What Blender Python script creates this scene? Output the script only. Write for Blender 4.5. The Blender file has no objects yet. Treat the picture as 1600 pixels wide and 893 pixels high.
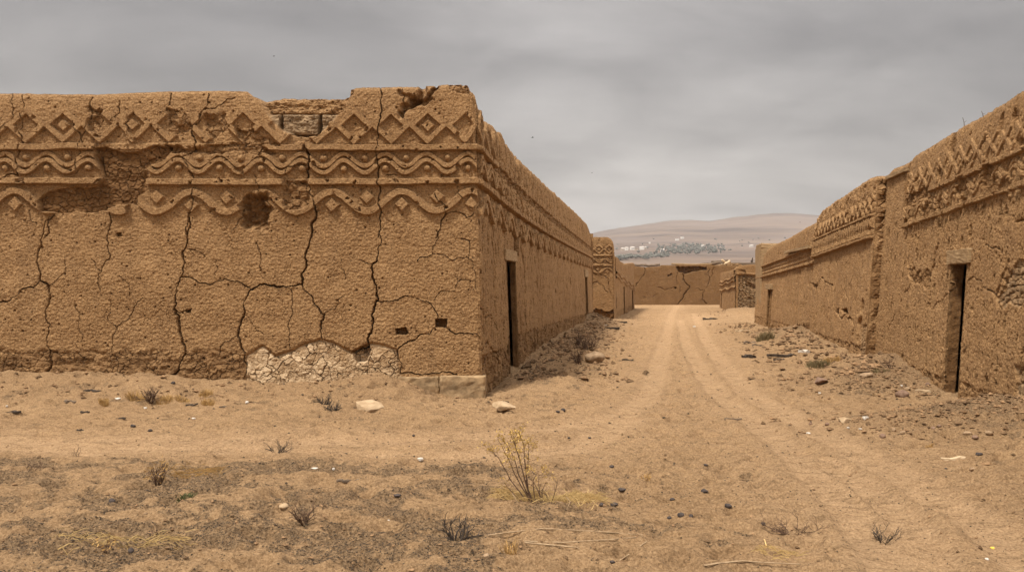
import bpy, bmesh, math, random
import numpy as np
from mathutils import Vector
R = math.radians
sc = bpy.context.scene
COL = sc.collection
F = 1600 * 28.0 / 36.0            # focal length of the photograph in its own pixels
CAMZ = 1.7
HOR = 446.5

# ------------------------------------------------------------------ noise
def _hash(ix, iy, seed):
    h = (ix.astype(np.int64) * 374761393 + iy.astype(np.int64) * 668265263 + seed * 2147483647 + 1013904223) & 0xFFFFFFFF
    h = ((h ^ (h >> 13)) * 1274126177) & 0xFFFFFFFF
    h = ((h ^ (h >> 16)) * 2246822519) & 0xFFFFFFFF
    return (h ^ (h >> 15)) & 0xFFFFFFFF

def rnd(ix, iy, seed):
    return _hash(ix, iy, seed) / 4294967295.0

def perlin(x, y, seed=0):
    x = np.asarray(x, float); y = np.asarray(y, float)
    ix = np.floor(x); iy = np.floor(y)
    fx = x - ix; fy = y - iy
    u = fx * fx * fx * (fx * (fx * 6 - 15) + 10); v = fy * fy * fy * (fy * (fy * 6 - 15) + 10)
    def g(ox, oy):
        a = rnd(ix + ox, iy + oy, seed) * 2 * math.pi
        return np.cos(a) * (fx - ox) + np.sin(a) * (fy - oy)
    a = g(0, 0); b = g(1, 0); c = g(0, 1); d = g(1, 1)
    return 1.5 * ((a * (1 - u) + b * u) * (1 - v) + (c * (1 - u) + d * u) * v)

def fbm(x, y, seed=0, oct=4, gain=.5):
    s = 0; a = 1; t = 0
    for o in range(oct):
        s = s + a * perlin(x * 2 ** o + 17.3 * o, y * 2 ** o - 9.1 * o, seed + o); t += a; a *= gain
    return s / t * 1.25

def worley(x, y, seed=0, jit=.9):
    ix = np.floor(x); iy = np.floor(y)
    f1 = np.full(np.shape(x), 9.0); f2 = f1.copy(); cid = np.zeros(np.shape(x))
    for ox in (-1, 0, 1):
        for oy in (-1, 0, 1):
            cx = ix + ox; cy = iy + oy
            px = cx + .5 + jit * (rnd(cx, cy, seed) - .5); py = cy + .5 + jit * (rnd(cx, cy, seed + 7) - .5)
            d = np.hypot(px - x, py - y)
            c = rnd(cx, cy, seed + 13)
            n = d < f1
            f2 = np.where(n, f1, np.minimum(f2, d)); cid = np.where(n, c, cid); f1 = np.where(n, d, f1)
    return f1, f2, cid

def sst(a, b, x):
    t = np.clip((x - a) / (b - a), 0, 1)
    return t * t * (3 - 2 * t)

def interp(x, pts):
    xs, ys = zip(*sorted(pts))
    return np.interp(x, xs, ys)

# ------------------------------------------------------------------ object helpers
def tag(o, label=None, cat=None, group=None, kind=None):
    if label: o['label'] = label
    if cat: o['category'] = cat
    if group: o['group'] = group
    if cat and not kind: kind = 'thing'
    if kind: o['kind'] = kind
    return o

def empty(name, loc, label, cat, group=None):
    e = bpy.data.objects.new(name, None); COL.objects.link(e)
    e.location = loc; e.empty_display_size = .2
    return tag(e, label, cat, group)

def link(name, me, mat, parent=None):
    o = bpy.data.objects.new(name, me); COL.objects.link(o)
    if mat is not None: me.materials.append(mat)
    if parent is not None:
        o.parent = parent
        o.location = -parent.matrix_basis.translation if parent.parent is None else (0, 0, 0)
    return o

def np_mesh(name, V, Fq, attrs=None, smooth=False, normals=None):
    """V (n,3), Fq (m,4 or 3); attrs {name: (n,4)}"""
    me = bpy.data.meshes.new(name)
    n, m, k = len(V), len(Fq), Fq.shape[1]
    me.vertices.add(n); me.vertices.foreach_set('co', np.ascontiguousarray(V, np.float32).ravel())
    me.loops.add(m * k); me.loops.foreach_set('vertex_index', np.ascontiguousarray(Fq, np.int32).ravel())
    me.polygons.add(m); me.polygons.foreach_set('loop_start', np.arange(0, m * k, k, dtype=np.int32))
    me.polygons.foreach_set('use_smooth', np.full(m, smooth))
    me.update(calc_edges=True)
    for an, av in (attrs or {}).items():
        a = me.attributes.new(an, 'FLOAT_COLOR', 'POINT'); a.data.foreach_set('color', np.ascontiguousarray(av, np.float32).ravel())
    if normals is not None:
        me.normals_split_custom_set_from_vertices(normals.tolist())
    return me

def submesh(name, V, Fq, attrs=None, smooth=False, normals=None):
    used = np.unique(Fq); mp = np.zeros(len(V), np.int64); mp[used] = np.arange(len(used))
    return np_mesh(name, V[used], mp[Fq], {k: a[used] for k, a in (attrs or {}).items()}, smooth, None if normals is None else normals[used])

class MB:
    """collects raw polygons of one mesh"""
    def __init__(s): s.v = []; s.f = []
    def add(s, vs, fs):
        b = len(s.v); s.v += [tuple(p) for p in vs]; s.f += [tuple(i + b for i in f) for f in fs]
    def tube(s, pts, rads, sides=5):
        pts = [Vector(p) for p in pts]; b = len(s.v); n = len(pts)
        for i, p in enumerate(pts):
            t = (pts[min(i + 1, n - 1)] - pts[max(i - 1, 0)])
            t = t.normalized() if t.length > 1e-9 else Vector((0, 0, 1))
            a = t.cross(Vector((0.3, 0.9, 0.31))).normalized(); c = t.cross(a)
            for k in range(sides):
                q = p + (a * math.cos(2 * math.pi * k / sides) + c * math.sin(2 * math.pi * k / sides)) * rads[i]
                s.v.append(tuple(q))
        for i in range(n - 1):
            for k in range(sides):
                k2 = (k + 1) % sides
                s.f.append((b + i * sides + k, b + i * sides + k2, b + (i + 1) * sides + k2, b + (i + 1) * sides + k))
        s.f.append(tuple(b + k for k in reversed(range(sides)))); s.f.append(tuple(b + (n - 1) * sides + k for k in range(sides)))
    def blade(s, p, q, w, bend=(0, 0, 0)):
        p = Vector(p); q = Vector(q); m = (p + q) * .5 + Vector(bend)
        d = (q - p); side = d.cross(Vector((0.2, 1, 0.1))); side = side.normalized() * w if side.length > 1e-9 else Vector((w, 0, 0))
        th = Vector((0, w * .5, 0))
        s.add([p - side, p + side, m + side * .7 + th, m - side * .7 + th, q], [(0, 1, 2, 3), (3, 2, 4)])
    def mesh(s, name, smooth=False):
        me = bpy.data.meshes.new(name); me.from_pydata(s.v, [], s.f); me.update()
        if smooth:
            for p in me.polygons: p.use_smooth = True
        return me
    def build(s, name, mat, parent=None, smooth=False):
        return link(name, s.mesh(name, smooth), mat, parent)

# ------------------------------------------------------------------ materials
def nt_new(name):
    m = bpy.data.materials.new(name); m.use_nodes = True
    t = m.node_tree; t.nodes.clear()
    out = t.nodes.new('ShaderNodeOutputMaterial'); b = t.nodes.new('ShaderNodeBsdfPrincipled')
    t.links.new(b.outputs[0], out.inputs[0]); b.inputs['Roughness'].default_value = .95
    b.inputs['Specular IOR Level'].default_value = .15
    return m, t, b

class N:
    def __init__(s, t): s.t = t
    def n(s, typ, **kw):
        x = s.t.nodes.new(typ)
        for k, v in kw.items(): setattr(x, k, v)
        return x
    def set(s, sock, v):
        if hasattr(v, 'is_output') or isinstance(v, bpy.types.NodeSocket): s.t.links.new(v, sock)
        else: sock.default_value = v
    def math(s, op, a, b=0.0, c=None, clamp=False):
        x = s.n('ShaderNodeMath', operation=op, use_clamp=clamp)
        s.set(x.inputs[0], a); s.set(x.inputs[1], b)
        if c is not None: s.set(x.inputs[2], c)
        return x.outputs[0]
    def noise(s, vec, scale, detail=4, rough=.55, dist=0, w=None):
        x = s.n('ShaderNodeTexNoise'); s.t.links.new(vec, x.inputs['Vector'])
        x.inputs['Scale'].default_value = scale; x.inputs['Detail'].default_value = detail; x.inputs['Roughness'].default_value = rough; x.inputs['Distortion'].default_value = dist
        return x.outputs['Fac']
    def voro(s, vec, scale, feat='F1', out='Distance'):
        x = s.n('ShaderNodeTexVoronoi', feature=feat); s.t.links.new(vec, x.inputs['Vector']); x.inputs['Scale'].default_value = scale
        return x.outputs[out]
    def rng(s, v, a, b, c=0.0, d=1.0, smooth=False):
        x = s.n('ShaderNodeMapRange', clamp=True)
        if smooth: x.interpolation_type = 'SMOOTHSTEP'
        s.set(x.inputs[0], v)
        for i, q in zip((1, 2, 3, 4), (a, b, c, d)): x.inputs[i].default_value = q
        return x.outputs[0]
    def mix(s, f, a, b, mode='MIX'):
        x = s.n('ShaderNodeMix', data_type='RGBA', blend_type=mode)
        s.set(x.inputs[0], f)
        for i, q in ((6, a), (7, b)):
            if isinstance(q, tuple): x.inputs[i].default_value = (*q, 1)
            else: s.t.links.new(q, x.inputs[i])
        return x.outputs[2]
    def mapping(s, vec, scale=(1, 1, 1)):
        x = s.n('ShaderNodeMapping'); s.t.links.new(vec, x.inputs[0]); x.inputs['Scale'].default_value = scale
        return x.outputs[0]
    def bump(s, h, strength, dist, nrm=None):
        x = s.n('ShaderNodeBump'); x.inputs['Strength'].default_value = strength; x.inputs['Distance'].default_value = dist
        s.t.links.new(h, x.inputs['Height'])
        if nrm is not None: s.t.links.new(nrm, x.inputs['Normal'])
        return x.outputs[0]

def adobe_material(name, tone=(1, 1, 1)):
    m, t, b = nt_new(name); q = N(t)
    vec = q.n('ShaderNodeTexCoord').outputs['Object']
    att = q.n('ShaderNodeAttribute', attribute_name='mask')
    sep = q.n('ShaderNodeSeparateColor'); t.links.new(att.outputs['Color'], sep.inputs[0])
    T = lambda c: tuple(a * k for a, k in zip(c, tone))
    big = q.noise(vec, .55, 5, .6); mid = q.noise(vec, 3.2, 5, .65, .4); fine = q.noise(vec, 42, 4, .7)
    col = q.mix(q.rng(big, .38, .62), T((.235, .128, .050)), T((.335, .196, .086)))
    patch = q.noise(vec, .9, 3, .45, .8)
    col = q.mix(q.rng(patch, .50, .56, 0, .38), col, T((.36, .222, .105)))
    col = q.mix(q.rng(mid, .40, .68, 0, .9), col, T((.175, .092, .036)))
    strk = q.noise(q.mapping(vec, (2.2, 2.2, .35)), 1.6, 5, .7)
    col = q.mix(q.rng(strk, .50, .70, 0, .82), col, T((.155, .083, .035)))
    bed = q.noise(q.mapping(vec, (.5, .5, 9)), 1.3, 4, .6)
    col = q.mix(q.rng(bed, .5, .75, 0, .35), col, T((.37, .225, .105)))
    col = q.mix(q.rng(fine, .36, .64), q.mix(.5, col, T((.095, .048, .019))), q.mix(.5, col, T((.50, .32, .16))))
    fleck = q.voro(q.mapping(vec, (1, 1, 2.5)), 55)
    fm = q.math('MULTIPLY', q.rng(fleck, .10, .05), q.rng(q.noise(vec, 6, 2), .52, .6))
    col = q.mix(q.math('MULTIPLY', fm, .8), col, T((.62, .46, .28)))
    # masks: R pale mud render, G raw soil behind lost render and painted shade inside doorways, B damp crust at the foot, A bare stone
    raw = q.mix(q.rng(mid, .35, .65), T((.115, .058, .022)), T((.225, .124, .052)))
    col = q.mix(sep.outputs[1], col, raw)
    dmp = q.mix(q.rng(mid, .35, .65), T((.12, .064, .027)), T((.235, .135, .06)))
    col = q.mix(sep.outputs[2], col, dmp)
    pale = q.mix(q.rng(mid, .32, .68), T((.55, .40, .235)), T((.70, .54, .35)))
    pale = q.mix(q.rng(fine, .35, .7, 0, .4), pale, T((.40, .26, .14)))
    col = q.mix(sep.outputs[0], col, pale)
    st = q.mix(q.rng(q.noise(vec, 7, 5, .7), .35, .65), T((.17, .115, .065)), T((.34, .235, .135)))
    col = q.mix(att.outputs['Alpha'], col, st)
    t.links.new(col, b.inputs['Base Color'])
    lump = q.voro(vec, 24, 'SMOOTH_F1'); grain = q.noise(vec, 70, 5, .75)
    n1 = q.bump(lump, .6, .014); n2 = q.bump(grain, 1.0, .012, n1); n3 = q.bump(q.noise(vec, 13, 6, .68), .9, .04, n2)
    t.links.new(n3, b.inputs['Normal'])
    return m

def rough_material(name, c1, c2, scale=18, bump=.5, island=0.0, rough=.92, stretch=(1, 1, 1)):
    m, t, b = nt_new(name); q = N(t)
    vec = q.mapping(q.n('ShaderNodeTexCoord').outputs['Object'], stretch)
    f = q.rng(q.noise(vec, scale, 5, .65), .34, .66)
    col = q.mix(f, c1, c2)
    if island:
        g = q.n('ShaderNodeNewGeometry')
        r = q.rng(g.outputs['Random Per Island'], 0, 1, 1 - island, 1 + island)
        x = q.n('ShaderNodeHueSaturation'); t.links.new(r, x.inputs['Value']); t.links.new(col, x.inputs['Color']); col = x.outputs[0]
    t.links.new(col, b.inputs['Base Color']); b.inputs['Roughness'].default_value = rough
    if bump:
        t.links.new(q.bump(q.noise(vec, scale * 2.2, 5, .7), bump, .01), b.inputs['Normal'])
    return m

M_ADOBE = adobe_material('mud_render', (1.0, .975, .96))
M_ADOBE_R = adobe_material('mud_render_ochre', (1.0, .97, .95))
M_END_SHADE = adobe_material('mud_render_end_shade', (.62, .58, .55))  # darker copy of the mud render, the end wall's shade put into its colour
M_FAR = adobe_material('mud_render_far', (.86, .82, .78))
M_LINTEL = rough_material('lintel_wood', (.19, .118, .056), (.35, .235, .125), 9, .5, stretch=(1, 1, 4))
M_BLOCK = rough_material('cut_stone', (.18, .12, .065), (.40, .27, .145), 7, .8)
M_STONE = rough_material('field_stone', (.20, .13, .075), (.38, .26, .155), 11, .7)
M_STONE_RED = rough_material('brown_stone', (.15, .09, .06), (.27, .175, .12), 11, .7)
M_STONE_PALE = rough_material('pale_stone', (.29, .195, .108), (.45, .325, .20), 9, .6)
M_STONE_DARK = rough_material('dark_stone', (.035, .028, .025), (.09, .07, .06), 25, .6)
M_WOOD = rough_material('grey_wood', (.09, .065, .045), (.22, .16, .11), 14, .6, stretch=(1, 6, 6))
M_CHAR = rough_material('charred_wood', (.03, .023, .018), (.09, .066, .048), 20, .7)
M_PALEWOOD = rough_material('pale_wood', (.42, .30, .18), (.58, .44, .28), 12, .4)
M_WHITE = rough_material('white_scrap', (.42, .36, .29), (.62, .57, .50), 20, .3)
M_YELLOW = rough_material('yellow_scrap', (.62, .42, .06), (.72, .52, .10), 20, .3)
M_TWIG = rough_material('dead_twig', (.06, .035, .022), (.15, .09, .055), 30, .4)
M_TWIGPALE = rough_material('bleached_stem', (.24, .16, .09), (.42, .30, .18), 30, .4)
M_STRAW = rough_material('straw', (.40, .26, .10), (.64, .46, .21), 40, 0, island=.25)
M_DRYGRASS = rough_material('dry_grass', (.26, .145, .05), (.44, .27, .10), 30, 0, island=.3)
M_LEAF = rough_material('dry_leaf', (.36, .22, .06), (.54, .36, .12), 40, 0, island=.3)
M_GREEN = rough_material('low_green', (.05, .055, .02), (.10, .10, .04), 40, 0, island=.3)
M_OLIVE = rough_material('olive_scrub', (.10, .075, .035), (.21, .155, .075), 40, 0, island=.3)
M_DARK = rough_material('bird_black', (.02, .02, .02), (.04, .04, .04), 20, 0)
M_GRAVEL = rough_material('gravel', (.036, .026, .018), (.095, .067, .044), 30, 0, island=.45)
M_RUBBLE = rough_material('mud_clods', (.105, .060, .029), (.26, .158, .082), 25, .4, island=.45)
M_PEBBLE = rough_material('pebbles', (.15, .095, .055), (.36, .24, .135), 30, 0, island=.45)

HAZE = .00012
SKY_RAMP = [(0, .45), (.08, .47), (.17, .44), (.27, .37), (.45, .52), (1.0, .90)]
SKY_GAIN = .49
SUN_E = 1.5
EXPO = 1.85
# ------------------------------------------------------------------ relief sheets
def axis(a, b, step):
    """samples a..b; step is a number or a function of position"""
    out = [a]; x = a
    while x < b - 1e-6:
        x += step(x) if callable(step) else step
        out.append(min(x, b))
    return np.array(out)

def split_pieces(FL, names, minfaces, most=95):
    """gives every connected piece of a relief its own number; crumbs go back to the wall"""
    out = np.where(FL > 0, 0, FL); nn = {0: names[0]}; found = []
    nu, nv = FL.shape; flat = FL.ravel().tolist(); seen = bytearray(len(flat))
    for st in np.flatnonzero(FL.ravel() > 0).tolist():
        if seen[st]: continue
        lab = flat[st]; seen[st] = 1; comp = [st]; h = 0
        while h < len(comp):
            c = comp[h]; h += 1; j = c % nv
            for n, ok in ((c + 1, j < nv - 1), (c - 1, j > 0), (c + nv, c + nv < len(flat)), (c - nv, c >= nv)):
                if ok and not seen[n] and flat[n] == lab: seen[n] = 1; comp.append(n)
        if len(comp) >= minfaces: found.append((names[lab], comp))
    per = {}
    for nm, comp in sorted(found, key=lambda q: -len(q[1])):
        per[nm] = per.get(nm, 0) + 1
        if per[nm] > most: continue
        i = len(nn); nn[i] = nm; out.ravel()[np.array(comp)] = i
    return out, nn

class Grid:
    """a wall face as a height field: u along the wall, v up, D out of the wall"""
    def __init__(s, us, vs):
        s.us, s.vs = us, vs
        s.U, s.V = np.meshgrid(us, vs, indexing='ij')
        sh = s.U.shape
        s.D = np.zeros(sh); s.M = np.zeros(sh + (4,)); s.L = np.zeros(sh, np.int32); s.names = {0: 'wall'}; s.wear = np.ones(sh)
        s.plabel = {}
    def sl(s, u0, u1, v0, v1):
        i0, i1 = np.searchsorted(s.us, (u0, u1)); j0, j1 = np.searchsorted(s.vs, (v0, v1))
        return (slice(max(i0 - 1, 0), i1 + 1), slice(max(j0 - 1, 0), j1 + 1))
    def polyline_dist(s, pts, reach):
        d = np.full(s.U.shape, 9.0)
        for (a, b) in zip(pts[:-1], pts[1:]):
            k = s.sl(min(a[0], b[0]) - reach, max(a[0], b[0]) + reach, min(a[1], b[1]) - reach, max(a[1], b[1]) + reach)
            U, V = s.U[k], s.V[k]
            ax, ay = a; bx, by = b; dx, dy = bx - ax, by - ay
            t = np.clip(((U - ax) * dx + (V - ay) * dy) / (dx * dx + dy * dy + 1e-12), 0, 1)
            d[k] = np.minimum(d[k], np.hypot(U - ax - t * dx, V - ay - t * dy))
        return d
    def crack(s, pts, w=.022, depth=.06, seed=1, amp=.18, taper=False):
        rg = random.Random(seed)
        P = [tuple(p) for p in pts]
        for _ in range(4):
            Q = [P[0]]
            for a, b in zip(P[:-1], P[1:]):
                L = math.hypot(b[0] - a[0], b[1] - a[1])
                if L > .035:
                    o = rg.uniform(-amp, amp) * L
                    Q.append(((a[0] + b[0]) / 2 - (b[1] - a[1]) / L * o, (a[1] + b[1]) / 2 + (b[0] - a[0]) / L * o))
                Q.append(b)
            P = Q
        xs_ = [p[0] for p in P]; ys_ = [p[1] for p in P]; rc = w * 2.4
        k = s.sl(min(xs_) - rc, max(xs_) + rc, min(ys_) - rc, max(ys_) + rc); U, V = s.U[k], s.V[k]
        if U.size == 0: return
        sub = Grid.__new__(Grid); sub.us, sub.vs, sub.U, sub.V = s.us[k[0]], s.vs[k[1]], U, V
        d = sub.polyline_dist(P, rc)
        ww = w * np.clip(.72 + .6 * fbm(U * 5, V * 5, seed, 2) + .95 * fbm(U * 1.1, V * 1.1, seed + 60, 2), .16, 1.6)
        c = 1 - sst(.25, 1.0, d / np.maximum(ww, .004))
        lip = np.exp(-(d / (w * 1.6)) ** 2) * .006
        s.D[k] += -depth * c + np.where(d < rc, lip * np.sign(perlin(U * 3, V * 3, seed + 5)), 0)
    def poly(s, pts, warp=.03, seed=3, freq=5.0):
        """signed distance to a ragged polygon, negative inside"""
        xs = [p[0] for p in pts]; ys = [p[1] for p in pts]; m = .45
        k = s.sl(min(xs) - m, max(xs) + m, min(ys) - m, max(ys) + m)
        out = np.full(s.U.shape, 9.0)
        U, V = s.U[k], s.V[k]
        wu = U + warp * fbm(U * freq, V * freq, seed, 4); wv = V + warp * fbm(U * freq + 50, V * freq, seed + 11, 4)
        ins = np.zeros(U.shape, bool); d = np.full(U.shape, 9.0); n = len(pts)
        for i in range(n):
            ax, ay = pts[i]; bx, by = pts[(i + 1) % n]; dx, dy = bx - ax, by - ay
            c = ((ay > wv) != (by > wv)) & (wu < (bx - ax) * (wv - ay) / ((by - ay) if by != ay else 1e-9) + ax)
            ins ^= c
            t = np.clip(((wu - ax) * dx + (wv - ay) * dy) / (dx * dx + dy * dy + 1e-12), 0, 1)
            d = np.minimum(d, np.hypot(wu - ax - t * dx, wv - ay - t * dy))
        out[k] = np.where(ins, -d, d)
        return out
    def label(s, mask, name, key):
        i = s.plabel.get((name, key))
        if i is None:
            i = len(s.names); s.names[i] = name; s.plabel[(name, key)] = i
        s.L[mask] = i
    def label_idx(s, mask, name, idx):
        for k in np.unique(idx[mask]):
            s.label(mask & (idx == k), name, int(k))

    def base_texture(s, seed, lump=.05, amp=.006, und=.018, stretch=1.0):
        U, V = s.U, s.V
        f1, f2, cid = worley(U / lump + .35 * fbm(U * 9, V * 9, seed, 2), V / (lump * .8) * stretch, seed)
        s.D += amp * (.75 - f1) * (.6 + .8 * cid)
        s.D += und * fbm(U * .7, V * .8, seed + 2, 3) + .011 * fbm(U * 3.1, V * 3.4, seed + 3, 4) + .005 * fbm(U * 17, V * 19, seed + 4, 3)
        # drying cracks
        f1, f2, _ = worley(U * 4.6 + .5 * fbm(U * 6, V * 6, seed + 5, 3), V * 4.2 + .5 * fbm(U * 6 + 30, V * 6, seed + 6, 3), seed + 5)
        cr = (1 - sst(.0, .075, f2 - f1)) * sst(-.05, .35, fbm(U * 1.3, V * 1.3, seed + 9, 3))
        s.D -= .012 * cr
        f1, f2, _ = worley(U * 10.5 + .5 * fbm(U * 12, V * 12, seed + 15, 2), V * 10 + .5 * fbm(U * 12 + 30, V * 12, seed + 16, 2), seed + 25)
        cr = (1 - sst(.0, .11, f2 - f1)) * sst(.0, .4, fbm(U * 1.1 + 9, V * 1.1, seed + 19, 3))
        s.D -= .006 * cr
        # small pits
        f1, f2, cid = worley(U * 5.2, V * 5.2, seed + 31, 1.0)
        rr = .03 + .13 * np.maximum(cid - .5, 0) ** 1.3 * 2
        s.D -= np.where(cid > .5, .035 * (1 - sst(.45, 1.0, f1 / rr)), 0)
    def gashes(s, seed, v0=-9, v1=99, thr=.42, depth=.05, fu=7.0, fv=1.8, u0=-99, u1=99):
        k = s.sl(u0, u1, v0, v1); U, V = s.U[k], s.V[k]
        n = fbm(U * fu, V * fv, seed, 3); m = sst(thr, thr + .14, n)
        s.D[k] -= depth * m
    def rough_base(s, hfun, seed, depth=.03, cell=7.0, damp=.9):
        U, V = s.U, s.V
        h = hfun(U) + .07 * fbm(U * 2.2, V * 0 + 3, seed, 3)
        m = 1 - sst(-.03, .03, V - h)
        f1, f2, cid = worley(U * cell + .8 * fbm(U * 4, V * 4, seed, 3), V * cell * 1.1 + .7 * fbm(U * 4 + 9, V * 4, seed + 1, 3), seed + 3)
        s.D -= m * (depth * .5 + depth * 1.1 * (1 - sst(.0, .11, f2 - f1)) * sst(-.25, .25, fbm(U * 2.3, V * 2.3, seed + 14, 2)) - depth * .5 * cid + .028 * fbm(U * 8, V * 10, seed + 8, 4))
        s.M[..., 2] = np.maximum(s.M[..., 2], m * damp * sst(-.5, .25, fbm(U * 3, V * 4, seed + 4, 3)))
        # undercut lip
        s.D -= .03 * np.exp(-((V - h) / .03) ** 2) * sst(-.1, .3, fbm(U * 3, V * 3, seed + 6, 2))
    def bbox(s, m):
        i = np.flatnonzero(m.any(1)); j = np.flatnonzero(m.any(0))
        if len(i) == 0: return None
        return (slice(i[0], i[-1] + 1), slice(j[0], j[-1] + 1))
    def stones(s, sd, seed, cell=9.0, recess=.04, bulge=.05, tall=1.3, A=1.0, soft=.03):
        mf = 1 - sst(-soft, soft * .3, sd); k = s.bbox(mf > 0)
        if k is None: return mf
        m = mf[k]; U, V = s.U[k], s.V[k]
        f1, f2, cid = worley(U * cell, V * cell * tall, seed, .75)
        s.D[k] += m * (-recess + bulge * (sst(.0, .28, f2 - f1)) * (.6 + .5 * cid) - .02)
        s.M[k + (3,)] = np.maximum(s.M[k + (3,)], m * A * (.5 + .5 * cid))
        s.wear[k] *= 1 - m
        return mf
    def lose(s, sd, depth=.045, seed=5, soft=.02, raw=1.0, rough=.035):
        """mud render fallen away"""
        mf = 1 - sst(-soft, soft * .4, sd); k = s.bbox(mf > 0)
        if k is None: return mf
        m = mf[k]; U, V = s.U[k], s.V[k]
        f1, f2, cid = worley(U * 8 + .5 * fbm(U * 7, V * 7, seed, 2), V * 9, seed)
        s.D[k] += m * (-depth + rough * fbm(U * 5, V * 6, seed + 1, 4) + rough * .6 * (cid - .5) - .022 * (1 - sst(0, .12, f2 - f1)))
        s.M[k + (1,)] = np.maximum(s.M[k + (1,)], m * raw)
        s.wear[k] *= 1 - m
        return mf

    def frieze(s, b1, b2, k=1.0, phd=0., phw=0., phl=0., inner=None, u0=-99, u1=99, h=.05, m1=None, m2=None, diamonds=True, waves=True, lower=True, seg=None, labels=True, ribs=False):
        """b1, b2: functions of u, the heights of the two mouldings; k scales the pattern"""
        a = min(float(np.min(b2(s.us))), 99) - .75 * k; b = float(np.max(b1(s.us))) + .75 * k
        kk = s.sl(u0, u1, a, b)
        U, V, W = s.U[kk], s.V[kk], s.wear[kk]
        wu = .016 * fbm(U * 2.6, V * 2.6, 75, 3); wv = .013 * fbm(U * 2.6 + 40, V * 2.6, 76, 3); U = U + wu; V = V + wv
        B1, B2 = b1(U), b2(U); H = np.zeros(U.shape); e = .0075
        chip = sst(-.62, -.40, fbm(U * 6, V * 6, 71, 3)); W = W * chip
        Lb = {}
        lu = s.L[kk]
        def put(height, mask, name, idx):
            nonlocal H
            H = np.where(mask & (height > H), height, H)
            if labels: Lb.setdefault(name, []).append(((height > .45 * h * .8) & mask & (W > .45), idx))
        def segidx(): return np.zeros(U.shape, int) if seg is None else np.searchsorted(np.array(seg), U)
        for (B, mm, ix) in ((B1, m1, 0), (B2, m2, 1)):
            d = np.abs(V - B + .008 * fbm(U * 2, V * 0, 5 + ix, 2)) - .052 * k
            ht = (h * 1.25) * (1 - sst(-e * 1.2, e, d))
            if mm is not None: ht = ht * mm(U)
            put(ht, d < e, 'moulding', segidx() * 2 + ix)
        if diamonds:
            P = .595 * k; x = U - phd; i = np.round(x / P); dx = np.abs(x - i * P); dv = np.abs(V - (B1 + .355 * k))
            r = dx / (.305 * k) + dv / (.285 * k)
            d = np.abs(r - .86) * .29 * k * .72 - .045 * k
            put(h * .8 * (1 - sst(-e, e, d)), d < e, 'diamond_relief', i.astype(int))
            if inner is None: sel = np.ones(U.shape, bool)
            else: sel = np.isin(i.astype(int), list(inner))
            d2 = (r - .34) * .29 * k * .72
            put(np.where(sel, h * .7 * (1 - sst(-e, e, d2)), 0), sel & (d2 < e), 'diamond_relief', i.astype(int))
        if waves:
            P = .667 * k; x = U - phw; ph = 2 * math.pi * x / P; mid = (B1 * .55 + B2 * .45) - .006 * k
            c = np.cos(ph); sl_ = 1 / np.sqrt(1 + (.1 * k * 2 * math.pi / P * np.sin(ph)) ** 2)
            for off, ii in ((.053 * k, 0), (-.053 * k, 1)):
                d = np.abs(V - (mid + off + .1 * k * c)) * sl_ - .037 * k
                put(h * (.9 if ii else .75) * (1 - sst(-e, e, d)), d < e, 'wave_moulding', np.full(U.shape, ii) + 10 * segidx())
            i = np.floor(x / P * 2 + .5).astype(int); xc = i * P / 2
            vc = np.where(i % 2 == 0, mid - .055 * k - .03 * k, mid + .055 * k + .03 * k)
            rr = np.hypot(U - phw - xc, V - vc) / (.056 * k)
            put(h * .9 * np.sqrt(np.clip(1.05 - rr ** 2, 0, 1)), rr < 1, 'boss', i)
        if lower:
            P = 1.125 * k; x = U - phl; ph = 2 * math.pi * x / P; mid = B2 - .32 * k
            c = np.cos(ph); sl_ = 1 / np.sqrt(1 + (.158 * k * 2 * math.pi / P * np.sin(ph)) ** 2)
            d = np.abs(V - (mid + .158 * k * c)) * sl_ - .057 * k
            put(h * .9 * (1 - sst(-e, e, d)), d < e, 'wave_moulding', np.full(U.shape, 5) + 10 * segidx())
            i = np.floor(x / P * 2 + .5).astype(int); xc = i * P / 2
            vc = np.where(i % 2 == 0, mid - .05 * k, mid + .075 * k)
            d = (np.abs(U - phl - xc) + np.abs(V - vc)) * .72 - .083 * k
            put(h * .8 * (1 - sst(-e, e, d)), d < e, 'lozenge', i)
        if ribs:                                       # turned-baluster ribs between the mouldings
            P = .30 * k; x = U / P; i = np.floor(x); f = np.abs(x - i - .5)
            t = (V - B2) / (B1 - B2); prof = .30 + .13 * np.cos(t * 2 * math.pi * 1.5)
            d = (f - prof) * P
            put(h * 1.1 * (1 - sst(-e * 2, e, d)), (d < e) & (t > .1) & (t < .9), 'rib', (i % 1 + 0).astype(int))
        s.D[kk] = s.D[kk] * (1 - .6 * sst(.3, .7, H / h) * W) + H * W
        if labels:
            for name, lst in Lb.items():
                if name == 'rib': continue
                for (m, idx) in lst:
                    for q in np.unique(idx[m]):
                        mm = m & (idx == q); i = s.plabel.get((name, int(q)))
                        if i is None:
                            i = len(s.names); s.names[i] = name; s.plabel[(name, int(q))] = i
                        lu[mm] = i

    def opening(s, u0, u1, v1, cell):
        k = (s.U > u0 + cell) & (s.U < u1 - cell) & (s.V < v1 - cell)
        s.L[k] = -1

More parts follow.
